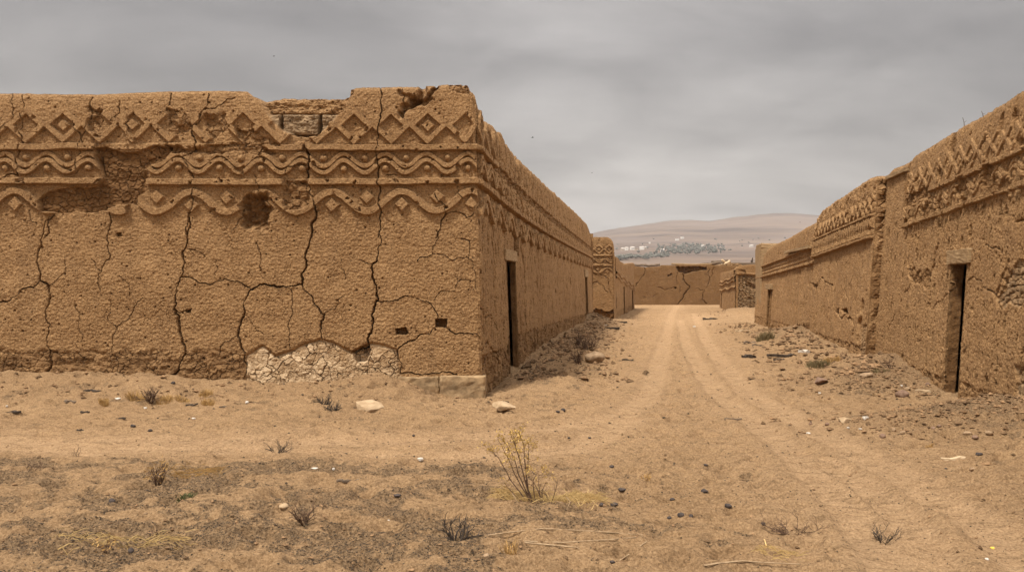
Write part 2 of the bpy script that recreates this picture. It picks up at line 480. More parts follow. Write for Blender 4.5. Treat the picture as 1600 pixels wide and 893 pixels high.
    def emit(s, root, mat, o, ud, nrm, batter, top, mit0=0, mit1=0, cap=.5, drop=.7, part_labels=None, minfaces=24, top_round=.05):
        U, V = s.U, s.V; nu, nv = U.shape
        tp = top(s.us); T = np.repeat(tp[:, None], nv, 1)
        s.D -= top_round * np.exp(-np.clip(T - V, 0, 9) / .05)
        over = V >= T
        jst = np.maximum(np.argmax(over, 1) - 1, 0); jst[~over.any(1)] = nv - 1
        jj = np.minimum(np.arange(nv)[None, :], jst[:, None])
        D = np.take_along_axis(s.D, jj, 1); M = np.take_along_axis(s.M, jj[..., None].repeat(4, 2), 1); L = np.take_along_axis(s.L, jj, 1)
        Vc = np.where(over, T, V)
        D = D - batter * Vc
        Uc = U.copy()
        if mit0: Uc = Uc - mit0 * D * (1 - sst(0, .3, U - s.us[0]))
        if mit1: Uc = Uc + mit1 * D * (1 - sst(0, .3, s.us[-1] - U))
        # parapet top and its inner side
        ins = [.12, .3, cap, cap]; dn = [-.01, -.03, -.05, -drop]
        eu = []; ev = []; ed = []
        jit = .05 * fbm(s.us * 2.5, s.us * 0 + 4, 8, 3)
        for a, b in zip(ins, dn):
            eu.append(Uc[:, -1]); ev.append(tp + b + (jit * (a > .1) if b > -.2 else 0)); ed.append(D[:, -1] - a)
        Uc = np.concatenate([Uc, np.stack(eu, 1)], 1); Vc = np.concatenate([Vc, np.stack(ev, 1)], 1); D = np.concatenate([D, np.stack(ed, 1)], 1)
        M = np.concatenate([M, np.zeros((nu, 4, 4))], 1); L = np.concatenate([L, np.zeros((nu, 4), int)], 1)
        nt = nv + 4
        o = np.array(o); ud = np.array(ud); nrm = np.array(nrm)
        P = np.empty((nu, nt, 3))
        for c in range(2): P[..., c] = o[c] + ud[c] * Uc + nrm[c] * D
        P[..., 2] = Vc + o[2]
        idx = np.arange(nu * nt).reshape(nu, nt)
        A, B, C, E = idx[:-1, :-1], idx[1:, :-1], idx[1:, 1:], idx[:-1, 1:]
        flip = (ud[0] * nrm[1] - ud[1] * nrm[0]) > 0       # udir x up should equal n
        Fq = np.stack([A, E, C, B] if flip else [A, B, C, E], -1)
        keep = np.ones((nu - 1, nt - 1), bool)
        ov = np.concatenate([over, np.zeros((nu, 4), bool)], 1)
        keep[:, :nv - 1] = ~(over[:-1, :-1] & over[1:, :-1])
        FL = L[:-1, :-1]
        keep &= FL >= 0
        FL = np.where(keep, FL, -1)
        FL, names = split_pieces(FL, s.names, minfaces)
        P = P.reshape(-1, 3); Ma = M.reshape(-1, 4); Fq = Fq[keep]; FL = FL[keep]
        order = np.argsort(FL, kind='stable'); FL = FL[order]; Fq = Fq[order]
        for i in np.unique(FL):
            a, b = np.searchsorted(FL, (i, i + 1))
            nm = names[int(i)]
            ob = link(nm, submesh(nm, P, Fq[a:b], {'mask': Ma}), mat, root)
            if part_labels and nm in part_labels: ob['label'] = part_labels[nm]

def doorway(root, o, ud, nrm, u0, u1, v1, depth, mat, v0=-.4, seed=2, skew=0.0, batter=0.0):
    """the rough reveal of a door opening: far jamb, soffit, near jamb"""
    prof = [(u0, v) for v in np.linspace(v0, v1, 34)] + [(u, v1) for u in np.linspace(u0, u1, 10)[1:-1]] + [(u1, v) for v in np.linspace(v1, v0, 34)]
    nd = 10; pr = np.array(prof); n = len(pr)
    V = np.zeros((n, nd, 3)); cu, cv = (u0 + u1) / 2, v1 * .5
    for j in range(nd):
        dep = depth * j / (nd - 1)
        w = .022 * fbm(pr[:, 0] * 6 + dep * 7, pr[:, 1] * 7, seed, 4) + .012 * (worley(pr[:, 1] * 8, pr[:, 0] * 8 + dep * 6, seed + 3)[2] - .5)
        uu = pr[:, 0] + np.where(np.abs(pr[:, 0] - u0) < 1e-6, -w, np.where(np.abs(pr[:, 0] - u1) < 1e-6, w, 0))
        if j == 0: uu = pr[:, 0]
        vv = pr[:, 1]
        d = -dep - batter * vv + .012
        V[:, j, 0] = o[0] + ud[0] * uu + nrm[0] * d; V[:, j, 1] = o[1] + ud[1] * uu + nrm[1] * d; V[:, j, 2] = vv
    idx = np.arange(n * nd).reshape(n, nd)
    Fq = np.stack([idx[:-1, :-1], idx[1:, :-1], idx[1:, 1:], idx[:-1, 1:]], -1).reshape(-1, 4)
    Mz = np.zeros((n * nd, 4)); Mz[:, 1] = np.tile(sst(0, .35, np.arange(nd) / (nd - 1)), n)  # soil tone deepens inward: shade of the doorway painted into the reveal
    return link('doorway', np_mesh('doorway', V.reshape(-1, 3), Fq, {'mask': Mz}), mat, root)

def rough_box(name, o, ud, nrm, u0, u1, v0, v1, d0, d1, mat, parent, seed=1, amp=.012, seg=.035, bev=.02):
    """a worn block set in a wall, u/v/d box"""
    bm = bmesh.new(); bmesh.ops.create_cube(bm, size=1)
    bmesh.ops.bevel(bm, geom=list(bm.edges), offset=.06, segments=2, affect='EDGES', profile=.6)
    bmesh.ops.subdivide_edges(bm, edges=list(bm.edges), cuts=5, use_grid_fill=True)
    P = np.array([v.co[:] for v in bm.verts])
    U = (u0 + u1) / 2 + P[:, 0] * (u1 - u0); D = (d0 + d1) / 2 + P[:, 1] * (d1 - d0); Vv = (v0 + v1) / 2 + P[:, 2] * (v1 - v0)
    w = amp * (fbm(U * 6 + D * 5, Vv * 7, seed, 4) + .6 * fbm(U * 15, Vv * 15 + D * 12, seed + 2, 3))
    s = 1 + 0 * w
    U = U + w * np.sign(P[:, 0]) * (np.abs(P[:, 0]) > .4); D = D + w * np.sign(P[:, 1]) * (np.abs(P[:, 1]) > .4); Vv = Vv + w * np.sign(P[:, 2]) * (np.abs(P[:, 2]) > .4)
    for i, v in enumerate(bm.verts):
        v.co = (o[0] + ud[0] * U[i] + nrm[0] * D[i], o[1] + ud[1] * U[i] + nrm[1] * D[i], Vv[i])
    bmesh.ops.recalc_face_normals(bm, faces=list(bm.faces))
    me = bpy.data.meshes.new(name); bm.to_mesh(me); bm.free()
    return link(name, me, mat, parent)

def prism(name, pts, z0, z1, mat, parent):
    m = MB(); n = len(pts)
    m.add([(x, y, z0) for x, y in pts] + [(x, y, z1) for x, y in pts],
          [tuple(reversed(range(n))), tuple(range(n, 2 * n))] + [(i, (i + 1) % n, n + (i + 1) % n, n + i) for i in range(n)])
    ob = m.build(name, mat, parent)
    return ob

def toptex(us, pts, seed, amp=.035, f=1.7, amp2=.012):
    return interp(us, pts) + amp * fbm(us * f, us * 0 + seed, seed, 4) + amp2 * fbm(us * 11, us * 0 + seed, seed + 3, 3)
def nomask(ob):
    n = len(ob.data.vertices)
    a = ob.data.attributes.new('mask', 'FLOAT_COLOR', 'POINT'); a.data.foreach_set('color', np.zeros(n * 4, np.float32))
    return ob

# ================================================================== near decorated building on the left
C = np.array([-.46, 12.8, 0.]); BAT = .035
DL = np.array([.177, 1.]); DL = DL / np.hypot(*DL)
N1 = (0., -1.); N2 = (float(DL[1]), float(-DL[0])); MIT = .8385

def fp(px, py):
    z = 2.0
    for _ in range(6):
        y = 12.8 + BAT * z; z = CAMZ + (HOR - py) / F * y
    return ((px - 800) / F * y - C[0], z)
def zm(pts, sc_, ox, oy):
    return [fp(ox + x / sc_, oy + y / sc_) for x, y in pts]
Z1 = lambda *p: zm(p, 3.435, 0, 120)
Z2 = lambda *p: zm(p, 3.435, 380, 110)
Z3 = lambda *p: zm(p, 3.435, 0, 340)
Z4 = lambda *p: zm(p, 3.079, 360, 360)
FP = lambda *p: [fp(x, y) for x, y in p]

near = empty('adobe_building', (C[0], C[1], 0), 'cracked mud building with diamond and wave reliefs at the crossing of the tracks', 'building', 'decorated mud buildings along the street')

us = np.concatenate([axis(-13.5, -8.0, lambda x: .05 if x < -9 else .02)[:-1], axis(-8.0, 0, .0088)])
g = Grid(us, axis(-.35, 5.1, .009))
U, V = g.U, g.V
g.base_texture(11, lump=.055, amp=.010)
ZB1 = fp(400, 229.5)[1]; ZB2 = fp(400, 284)[1]
KF = (ZB1 - ZB2) / .566
b1 = lambda u: ZB1 - .006 + .014 * np.sin(u * .9); b2 = lambda u: ZB2 + .012 * np.sin(u * .7 + 1)
# ---- places where the render has gone
lose_a = g.poly(FP((148, 230), (200, 236), (268, 226), (262, 250), (236, 258), (226, 300), (215, 318), (180, 322), (150, 332), (95, 334), (64, 330), (58, 312), (74, 300), (104, 292), (152, 291), (164, 276), (150, 252)), .05, 31, 4)
g.lose(lose_a, .06, 41)
lose_b = g.poly(FP((258, 226), (300, 231), (330, 226), (396, 222), (420, 232), (440, 240), (400, 244), (372, 236), (338, 242), (300, 238), (268, 242)), .05, 32, 6)
g.lose(lose_b, .03, 42, raw=.45, rough=.06)
lose_c = g.poly(FP((448, 282), (482, 284), (486, 318), (470, 330), (446, 326), (440, 306)), .05, 33, 5)
g.lose(lose_c, .035, 43, raw=.5, rough=.05)
for q, (sx, pts) in enumerate([(1, ((262, 168), (290, 176), (300, 200), (282, 214), (262, 206))), (1, ((318, 180), (352, 176), (360, 200), (340, 216), (322, 206))),
                               (1, ((138, 166), (162, 172), (160, 196), (146, 206), (136, 190))), (1, ((362, 196), (420, 214), (440, 228), (380, 226)))]):
    g.lose(g.poly(FP(*pts), .06, 60 + q, 6), .03, 70 + q, raw=.35, rough=.05)
# deep socket under the frieze
sock = g.poly(FP((376, 318), (388, 303), (404, 299), (421, 306), (425, 330), (420, 356), (402, 366), (384, 358), (373, 342)), .10, 34, 5)
m = 1 - sst(-.11, .015, sock)
g.D -= m * (.15 + .09 * fbm(U * 6, V * 8, 35, 4)) + .03 * (sock < 0) * (worley(U * 9, V * 12, 335)[2]); g.M[..., 1] = np.maximum(g.M[..., 1], m); g.wear *= 1 - m
# notch with brickwork in the parapet
notch = g.poly(FP((386, 140), (398, 150), (410, 168), (425, 190), (440, 205), (462, 214), (486, 216), (496, 214), (512, 196), (524, 184), (540, 168), (546, 146), (548, 130), (386, 130)), .035, 36, 6)
m = 1 - sst(-.05, .012, notch)
g.D -= m * (.17 + .05 * fbm(U * 5, V * 8, 37, 4)); g.wear *= 1 - m
zt, zb = fp(460, 177)[1], fp(460, 208)[1]
bed = m * (sst(zb - .025, zb, V) * (1 - sst(zt, zt + .02, V)))
x0 = fp(437, 190)[0]; bw = fp(498, 190)[0] - x0
jx = np.abs((U - x0) / bw - np.round((U - x0) / bw)) * bw + .012 * fbm(U * 4, V * 9, 38, 3)
g.D += bed * (.085 - .19 * (1 - sst(.018, .04, jx)) + .012 * fbm(U * 14, V * 14, 39, 3))
g.M[..., 3] = np.maximum(g.M[..., 3], bed)
g.D -= m * .07 * np.exp(-((V - zt - .015) / .022) ** 2)
top_m = m * sst(zt + .02, zt + .06, V)
g.D += top_m * (.06 * fbm(U * 6, V * 9, 40, 4) - .03); g.M[..., 1] = np.maximum(g.M[..., 1], m * (V < zb) * .8)
lo_m = m * (1 - sst(zb - .06, zb - .02, V))
g.D += lo_m * .08 * fbm(U * 9, V * 8, 44, 3)
g.label((bed > .5) & (jx > .03), 'exposed_brickwork', 0)
# broken seam at the top near the corner
for pts, w, dp in ((FP((662, 128), (662, 140), (655, 153), (642, 163), (630, 172), (626, 182)), .075, .17), (FP((682, 136), (672, 154), (662, 161), (645, 163)), .07, .15),
                   (FP((624, 142), (640, 150), (655, 155)), .05, .08)):
    g.crack(pts, w, dp, 45, .25)
for q, pts in enumerate((((540, 132), (556, 136), (552, 150), (540, 152)), ((700, 128), (735, 132), (748, 150), (730, 148), (706, 142)))):
    g.lose(g.poly(FP(*pts), .05, 80 + q, 6), .05, 90 + q, raw=.4, rough=.06)
# ---- reliefs
def m1f(u):
    px = 800 + (u + C[0]) / 12.93 * F
    return np.where(px < 152, 1, np.where(px < 264, .25, np.where(px < 470, .55, 1)))
def m2f(u):
    px = 800 + (u + C[0]) / 12.93 * F
    return np.where((px > 444) & (px < 482), .15, 1.0)
pxu = lambda px: (px - 800) / F * 12.93 - C[0]
segs = [pxu(160), pxu(345), pxu(464)]
split = pxu(200)
common = dict(k=KF, m1=m1f, m2=m2f, h=.078, seg=segs)
g.frieze(b1, b2, phd=pxu(553.5), phw=pxu(538), phl=pxu(520), inner=(2, -8, -6), u0=split, u1=99, **common)
g.frieze(b1, b2, phd=pxu(99.5) , phw=pxu(75), phl=pxu(27), inner=(0,), u0=-99, u1=split, **common)
# ---- cracked pale render at the foot
pale = g.poly(FP((383, 555), (396, 548), (409, 540), (418, 546), (430, 556), (452, 549), (476, 538), (500, 530), (526, 538), (550, 551), (566, 541), (580, 535), (600, 540), (618, 546), (622, 566), (626, 600), (383, 606)), .02, 46, 6)
m = 1 - sst(-.015, .006, pale)
f1, f2, cid = worley(U * 6.6 + .8 * fbm(U * 4, V * 4, 47, 3), V * 6.6 + .8 * fbm(U * 4 + 9, V * 4, 48, 3), 49)
g1, g2, _c = worley(U * 15 + .7 * fbm(U * 9, V * 9, 347, 3), V * 15 + .7 * fbm(U * 9 + 9, V * 9, 348, 3), 349)
g.D += m * (-.03 - .05 * (1 - sst(.01, .085, f2 - f1)) * sst(-.5, .1, fbm(U * 2.5, V * 2.5, 350, 2)) - .025 * (1 - sst(.0, .08, g2 - g1)) * sst(.0, .4, fbm(U * 2.2, V * 2.2, 351, 2)) + .012 * (cid - .5) + .01 * fbm(U * 8, V * 8, 50, 3))
low = sst(fp(0, 600)[1], fp(0, 566)[1], V)
g.M[..., 0] = np.maximum(g.M[..., 0], m * (1 - .45 * low * (fbm(U * 3, V * 3, 51, 2) > -.1)) * (.55 + .6 * cid)); g.label((pale < -.01), 'pale_render_patch', 0)
g.D -= .035 * np.exp(-(pale / .022) ** 2)
hole = g.poly(FP((548, 548), (574, 536), (580, 548), (570, 566), (556, 566)), .03, 52, 7); g.lose(hole, .13, 53, raw=1)
# ---- damp crust at the foot
g.rough_base(lambda u: np.where(u < pxu(384), fp(0, 549)[1], -1.0), 54, .03, 9.0)
# ---- cracks
W_ = dict
cr = []
cr += [(Z3((260, 0), (240, 40), (225, 100), (200, 190), (195, 240), (210, 330), (255, 365), (262, 440), (245, 510), (272, 575), (250, 650), (268, 710), (250, 830)), .026, .07),
       (Z3((210, 340), (180, 375), (110, 390), (60, 435), (0, 450), (-120, 520)), .022, .06), (Z3((255, 360), (310, 330), (355, 290)), .010, .03),
       (Z3((595, 0), (590, 40), (572, 100), (580, 170), (588, 220), (545, 285), (530, 370), (545, 420)), .013, .04),
       (Z3((590, 440), (590, 480), (575, 540), (627, 605), (600, 720)), .011, .035), (Z3((627, 605), (690, 540), (720, 480), (770, 430)), .010, .03), (Z3((545, 285), (490, 220)), .009, .03),
       (Z3((640, 310), (690, 350), (698, 420)), .009, .025), (Z3((400, 450), (425, 510), (420, 580), (440, 690)), .008, .025), (Z3((350, 210), (355, 280)), .009, .03),
       (Z3((1015, 0), (1010, 70), (1005, 130), (980, 180), (992, 240), (970, 320), (950, 380), (935, 490), (960, 530), (965, 590), (978, 640), (995, 690), (980, 760), (915, 850)), .030, .08),
       (Z3((975, 318), (1040, 330), (1150, 350), (1270, 340), (1340, 375)), .016, .045), (Z3((1010, 165), (1060, 180), (1100, 210)), .009, .03), (Z3((940, 490), (975, 508), (1010, 500)), .012, .035),
       (Z3((1268, 635), (1230, 660), (1180, 690), (1175, 740)), .010, .03), (Z3((1160, 230), (1150, 320)), .007, .02)]
cr += [(Z4((390, 0), (380, 60), (360, 110), (362, 180), (345, 255), (285, 268), (160, 257), (95, 285), (72, 330), (68, 400), (35, 500), (50, 560), (65, 610), (70, 730)), .034, .085),
       (Z4((345, 258), (395, 320), (410, 360), (450, 405), (437, 470), (440, 520)), .022, .06), (Z4((285, 275), (300, 340), (300, 400), (285, 500), (285, 570)), .010, .03),
       (Z4((450, 400), (500, 380), (520, 330), (545, 315)), .009, .028), (Z4((715, 0), (725, 50), (710, 120), (680, 170), (685, 230), (705, 290), (690, 370), (688, 440), (665, 500), (668, 560), (590, 590)), .032, .085),
       (Z4((700, 335), (760, 340), (870, 315), (930, 340), (970, 360), (998, 420)), .016, .045), (Z4((1040, 470), (1080, 500), (1185, 495), (1240, 535)), .014, .04),
       (Z4((985, 470), (960, 500), (870, 530), (830, 550), (800, 590), (818, 690)), .016, .045), (Z4((990, 0), (1000, 40), (975, 75), (975, 110), (915, 125), (900, 150)), .014, .04),
       (Z4((975, 115), (1060, 140), (1100, 128), (1175, 145), (1185, 190), (1200, 220), (1200, 290)), .013, .04), (Z4((1110, 40), (1155, 50), (1160, 90), (1145, 135)), .012, .035), (Z4((1155, 50), (1195, 38)), .010, .03),
       (Z4((1080, 210), (1095, 245), (1080, 290), (1015, 290), (985, 350)), .009, .028), (Z4((1095, 245), (1190, 240)), .009, .028), (Z4((130, 70), (145, 130), (150, 190)), .009, .03),
       (Z4((620, 140), (680, 160)), .008, .025), (Z4((530, 130), (550, 240)), .006, .02), (Z4((820, 690), (1090, 690)), .016, .05), (Z4((80, 410), (100, 440), (160, 500)), .007, .02)]
cr += [(Z2((735, 90), (740, 150), (735, 240), (725, 330), (722, 480), (725, 560), (740, 650), (725, 710), (745, 760), (735, 830), (725, 893)), .017, .075),
       (Z2((345, 430), (355, 470), (350, 560), (355, 660), (385, 720), (395, 780), (370, 850), (365, 893)), .034, .10), (Z2((1030, 660), (1080, 720), (1090, 775), (1200, 790), (1255, 765)), .017, .06),
       (Z2((1090, 770), (1060, 830), (1040, 893)), .014, .05), (Z2((1150, 620), (1180, 690)), .009, .04), (Z2((460, 190), (470, 240)), .01, .03), (Z2((60, 560), (90, 620), (90, 650)), .012, .05),
       (Z2((230, 560), (240, 520), (330, 510)), .012, .05), (Z2((860, 180), (865, 140), (855, 100)), .012, .05), (Z2((770, 560), (820, 560)), .01, .04)]
cr += [(Z1((115, 90), (118, 200), (110, 290), (105, 400), (110, 480), (100, 530)), .017, .07), (Z1((495, 110), (490, 190), (470, 250), (440, 310), (430, 390), (415, 450), (405, 520)), .015, .06), (Z1((915, 90), (910, 150), (890, 185), (860, 190)), .019, .06),
       (Z1((1118, 90), (1115, 150), (1075, 210), (1065, 250), (1030, 290), (1050, 370), (985, 430), (1010, 470), (1040, 540), (1040, 690), (1010, 780), (1010, 893)), .017, .065), (Z1((400, 240), (430, 300), (440, 350)), .016, .05),
       (Z1((560, 690), (595, 760), (590, 800)), .016, .05), (Z1((300, 715), (260, 770), (240, 860)), .02, .06), (Z1((60, 90), (40, 250), (0, 300)), .013, .05), (Z1((640, 130), (600, 240)), .012, .045), (Z1((1115, 175), (1190, 150), (1260, 110)), .012, .04), (Z1((0, 560), (60, 520), (100, 530)), .015, .05),
       (Z1((540, 430), (560, 520), (545, 560)), .014, .05), (Z1((160, 715), (165, 760), (200, 790)), .010, .03), (Z1((1300, 715), (1240, 830)), .01, .03)]
for i, (p, w, d) in enumerate(cr): g.crack(p, w * .66, d * 1.5, 100 + i)
# ---- sockets with a stone in them
for q, (pts, dp) in enumerate(((((618, 513), (634, 511), (638, 520), (634, 523), (618, 522)), .14), (((680, 498), (699, 498), (698, 512), (680, 511)), .12), (((290, 484), (300, 482), (298, 488), (291, 489)), .07), (((181, 364), (190, 363), (190, 369), (182, 370)), .07))):
    sd = g.poly(FP(*pts), .012, 140 + q, 12); m = 1 - sst(-.012, .008, sd)
    g.D -= m * dp; g.M[..., 1] = np.maximum(g.M[..., 1], m)
# ---- corner: both faces share this profile
def corner_profile(vs):
    h = lambda b: .06 * (1 - sst(-.012, .012, np.abs(vs - b) - .05 * KF))
    return h(ZB1 - .0) + h(ZB2 + .01) + .02 * fbm(vs * 2.2, vs * 0 + 4, 150, 4) + .008 * fbm(vs * 14, vs * 0, 151, 3) - .05 * sst(4.5, 4.9, vs) - .02
dC = corner_profile(g.vs)[None, :]
w = sst(-.075, 0, U); g.D = g.D * (1 - w) + dC * w
def front_top(us):
    return interp(us, [(-13.5, 4.80)] + [(fp(px, py)[0], fp(px, py)[1]) for px, py in ((0, 145), (60, 146), (150, 147), (230, 143), (330, 141), (385, 142), (394, 150), (410, 154), (440, 149), (500, 150), (536, 150), (541, 146), (546, 139), (560, 136), (610, 135.5), (640, 135), (680, 134), (700, 131), (730, 132), (745, 140))]) + .012 * fbm(us * 3, us * 0, 152, 4) + .012 * fbm(us * 14, us * 0, 153, 3) * sst(pxu(370), pxu(420), us)
g.emit(near, M_ADOBE, C, (1, 0), N1, BAT, front_top, 0, MIT, cap=.55, part_labels={'pale_render_patch': 'pale crazed mud render at the foot of the wall', 'exposed_brickwork': 'bare mud bricks where the parapet render fell off'})

# ---- street side of the near building
g = Grid(np.concatenate([axis(0, 8, .017)[:-1], axis(8, 24.1, .036)]), axis(-.35, 5.1, .009)); U, V = g.U, g.V
g.base_texture(12, lump=.055, amp=.008)
drop = lambda u: .28 * (1 - np.exp(-u / 4.0))
sb1 = lambda u: ZB1 - drop(u) - .012 * u; sb2 = lambda u: ZB2 - drop(u) - .004 * u
lz = np.minimum(np.abs(V - sb1(U)) - .10, 9) + .05 * fbm(U * 2, V * 2, 161, 3)
g.lose(np.maximum(lz, 1.5 - U), .05, 162, raw=.6, rough=.06)
g.wear *= np.where((V > sb1(U) + .08) & (U > 1.45), .22, 1.0); g.wear *= np.where((V < sb1(U) - .06) & (V > sb2(U) + .06) & (U > 2.5), .45, 1.0)
g.frieze(sb1, sb2, KF, phd=.3, phw=.33, phl=.56, h=.085, seg=[8, 16], m1=lambda u: np.where(u < 1.5, 1, .5 * (perlin(u * 1.7, u * 0, 9) > 0)))
g.gashes(163, 3.9, 5, .26, .07, 9, 1.0); g.gashes(187, -.3, 5, .36, .05, 13, 5); g.gashes(164, 3.0, 3.6, .42, .05, 8, 2.0); g.gashes(165, -.3, 5, .42, .05, 6, 1.4)
g.rough_base(lambda u: np.where(u < 2.4, .55, .75 - .01 * u), 166, .05, 5.0, .9)
ps = lambda px: (12.8 * (px - 800) / F - C[0]) / (.177 - (px - 800) / F) * 1.0155
S = lambda px, py: (ps(px), CAMZ + (HOR - py) / F * (12.8 + ps(px) * DL[1]))
g.crack([(4.35, 4.6), (4.2, 3.9), (4.4, 3.3), (4.25, 2.6), (4.6, 1.9), (4.5, 1.2), (4.75, .4)], .09, .13, 167, .12)
g.crack([(1.1, 2.6), (1.3, 2.0), (1.15, 1.4), (1.4, .8)], .03, .05, 168); g.crack([(0, 1.35), (.7, 1.2), (1.3, 1.0)], .03, .05, 169); g.crack([(.3, .75), (.9, .6), (1.5, .3)], .03, .05, 170)
for q, uu in enumerate((9.2, 12.6, 15.8, 17.6, 18.4)): g.crack([(uu, 1.3 if q < 3 else 1.0), (uu + .1, .7), (uu, .2)], .05, .08, 171 + q)
for q, (a, b, c, d_) in enumerate(((3.35, 3.95, 2.28, 2.72), (14.2, 14.5, 1.7, 2.0), (10, 10.25, 1.45, 1.6))):
    sd = g.poly([(a, c), (b, c + .05), (b - .05, d_), (a + .04, d_ - .04)], .05, 180 + q, 6); m = 1 - sst(-.03, .02, sd); g.D -= .2 * m; g.M[..., 1] = np.maximum(g.M[..., 1], m)
w = 1 - sst(0, .075, U); g.D = g.D * (1 - w) + corner_profile(g.vs)[None, :] * w
fz = S(920, 433)
for (a, b, v) in ((2.43, 3.42, 2.19), (20.2, 21.3, fz[1])): g.opening(a, b, v, .02)
zc = float(front_top(np.array([0.]))[0])
def side_top(us):
    return interp(us, [(0, zc), (.5, 4.62), (1.0, 4.47), (1.3, 4.45), (1.38, 4.58), (2.5, 4.64), (2.9, 4.52), (4.1, 4.46), (7, 4.43), (12, 4.44), (18, 4.46), (22.7, 4.42), (23.2, 4.3), (24.1, 4.15)]) + (.05 * fbm(us * 1.6, us * 0, 184, 4) + .035 * fbm(us * 9, us * 0, 185, 3) - .09 * sst(.25, .32, fbm(us * 2.1, us * 0 + 3, 186, 2))) * sst(0, .6, us)
g.emit(near, M_ADOBE, C, DL, N2, BAT, side_top, -MIT * -1 * 1.0, 0, cap=.5)
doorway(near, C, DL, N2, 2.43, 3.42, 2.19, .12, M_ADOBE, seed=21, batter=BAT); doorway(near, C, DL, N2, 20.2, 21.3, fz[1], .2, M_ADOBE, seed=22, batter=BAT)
rough_box('lintel', C, DL, N2, 2.2, 3.5, 2.19, 2.40, -.13 - BAT * 2.3, .045 - BAT * 2.3, M_LINTEL, near, 23)
rough_box('lintel', C, DL, N2, 20.0, 21.5, fz[1], fz[1] + .3, -.3 - BAT * fz[1], .05 - BAT * fz[1], M_LINTEL, near, 24)
# cut stones at the foot of the corner
zb0, zb1 = fp(700, 628)[1], fp(700, 586)[1]
rough_box('foundation_stone', C, (1, 0), N1, fp(688, 600)[0], fp(759, 600)[0], zb0, zb1, -.35, .13, M_BLOCK, near, 25, .02)
rough_box('foundation_stone', C, (1, 0), N1, fp(622, 600)[0], fp(686, 600)[0], zb0, zb1 - .02, -.35, .035, M_BLOCK, near, 26, .02)
e1 = C[:2] + DL * 24.1
ring = [(-13.5, 13.1), (C[0] - .1, 13.1), (e1[0] - .25, e1[1] - .05), (-13.5, e1[1] - .05)]
nomask(prism('roof', [(-13.5, 13.2), (C[0] - .2, 13.2), (e1[0] - .45, e1[1]), (-13.5, e1[1])], 3.55, 3.7, M_ADOBE, near))
nomask(prism('rear_wall', [(-13.5, e1[1] - .02), (e1[0] - .02, e1[1] - .02), (e1[0] + .0, e1[1] + .4), (-13.5, e1[1] + .4)], -.3, 4.1, M_ADOBE, near))
nomask(prism('end_wall', [(-13.9, 12.9), (-13.48, 12.9), (-13.48, e1[1] + .4), (-13.9, e1[1] + .4)], -.3, 4.6, M_ADOBE, near))

# ================================================================== buildings on the right side of the street
RD = np.array([.169, 1.]); RD = RD / np.hypot(*RD); RN = (float(-RD[1]), float(RD[0]))
RO = np.array([4.758, 0., 0.])
class Plane:
    """the upright plane of a side wall: reads points of the photograph as (metres along the wall, height)"""
    def __init__(s, o, d, off=0.0):
        s.o = np.array(o, float); s.d = np.array(d, float); s.n = np.array((-s.d[1], s.d[0])); s.o[:2] += s.n * off
    def at(s, px, py, bat=0.0):
        z = 2.0; k = (px - 800) / F
        for _ in range(8):
            o = s.o[:2] - s.n * bat * z
            u = (k * o[1] - o[0]) / (s.d[0] - k * s.d[1]); y = o[1] + s.d[1] * u
            z = CAMZ + (HOR - py) / F * y
        return (float(u), float(z))

def flip_wall(o, d, length):
    """for a right-hand wall run u from its far end toward the viewer so that the wall faces the street"""
    return np.array([o[0] + d[0] * length, o[1] + d[1] * length, 0.]), -np.array(d)

RB = .065
pa = Plane(RO, RD)
P_ = lambda px, py: pa.at(px, py, RB)
ra = empty('adobe_building', (*(RO[:2] + RD * 12), 0), 'tall mud building with a narrow dark doorway, pale lintel and battered relief frieze', 'building', 'decorated mud buildings along the street')
UA0, UA1 = 5.0, 17.3
g = Grid(axis(UA0, UA1, .0135), axis(-.3, 4.75, .0115)); U, V = g.U, g.V
g.base_texture(13, lump=.06, amp=.008)
q1, q2 = P_(1600, 233), P_(1456, 296); ab1 = lambda u: q1[1] + (u - q1[0]) * (q2[1] - q1[1]) / (q2[0] - q1[0])
q3, q4 = P_(1600, 287), P_(1410, 354); ab2 = lambda u: q3[1] + (u - q3[0]) * (q4[1] - q3[1]) / (q4[0] - q3[0])
uj = P_(1411, 357)[0]
sd = np.abs(V - ab1(U)) - .12 + .1 * fbm(U * 3, V * 3, 201, 3)
ub = P_(1456, 296)[0]
g.lose(np.where((U > ub) & (U < uj + .1), np.maximum(sd, -.05 + .25 * fbm(U * 1.5, V * 1.5, 202, 3)), 9), .04, 203, raw=.8, rough=.035)
g.lose(np.where((V > ab1(U) + .05) & (U < uj), .35 - fbm(U * 2.6, V * 1.2, 204, 4) * 1.6, 9) * .2, .035, 205, raw=.7, rough=.03)
g.lose(np.where((V < ab1(U)) & (V > ab2(U)) & (U < uj), .30 - fbm(U * 2.0 + 5, V * 1.5, 206, 4) * 1.5, 9) * .2, .03, 207, raw=.6, rough=.03)
g.frieze(ab1, ab2, .80, phd=.1, phw=.25, phl=.2, h=.036, u1=uj, m1=lambda u: np.where((u > ub) & (u < uj - .35), .35, 1.5), m2=lambda u: 1.5 + 0 * u, lower=False, seg=[ub])
pal = (U > uj + .02)
g.D = np.where(U > uj, g.D - .03 * sst(uj, uj + .05, U), g.D); g.crack([(uj, 2.75), (uj + .02, 1.8), (uj, .8), (uj + .03, -.2)], .03, .07, 208, .05)
g.gashes(209, 2.75, 5, .36, .11, 8, 1.5, u1=uj); g.gashes(210, -.3, 3, .37, .09, 9, 2.0); g.gashes(211, 0, 3, .40, .04, 14, 4, u0=9, u1=uj); g.gashes(240, -.3, 5, .42, .035, 13, 4)
A_ = lambda *p: [P_(1380 + x / 2.79, 320 + y / 2.79) for x, y in p]
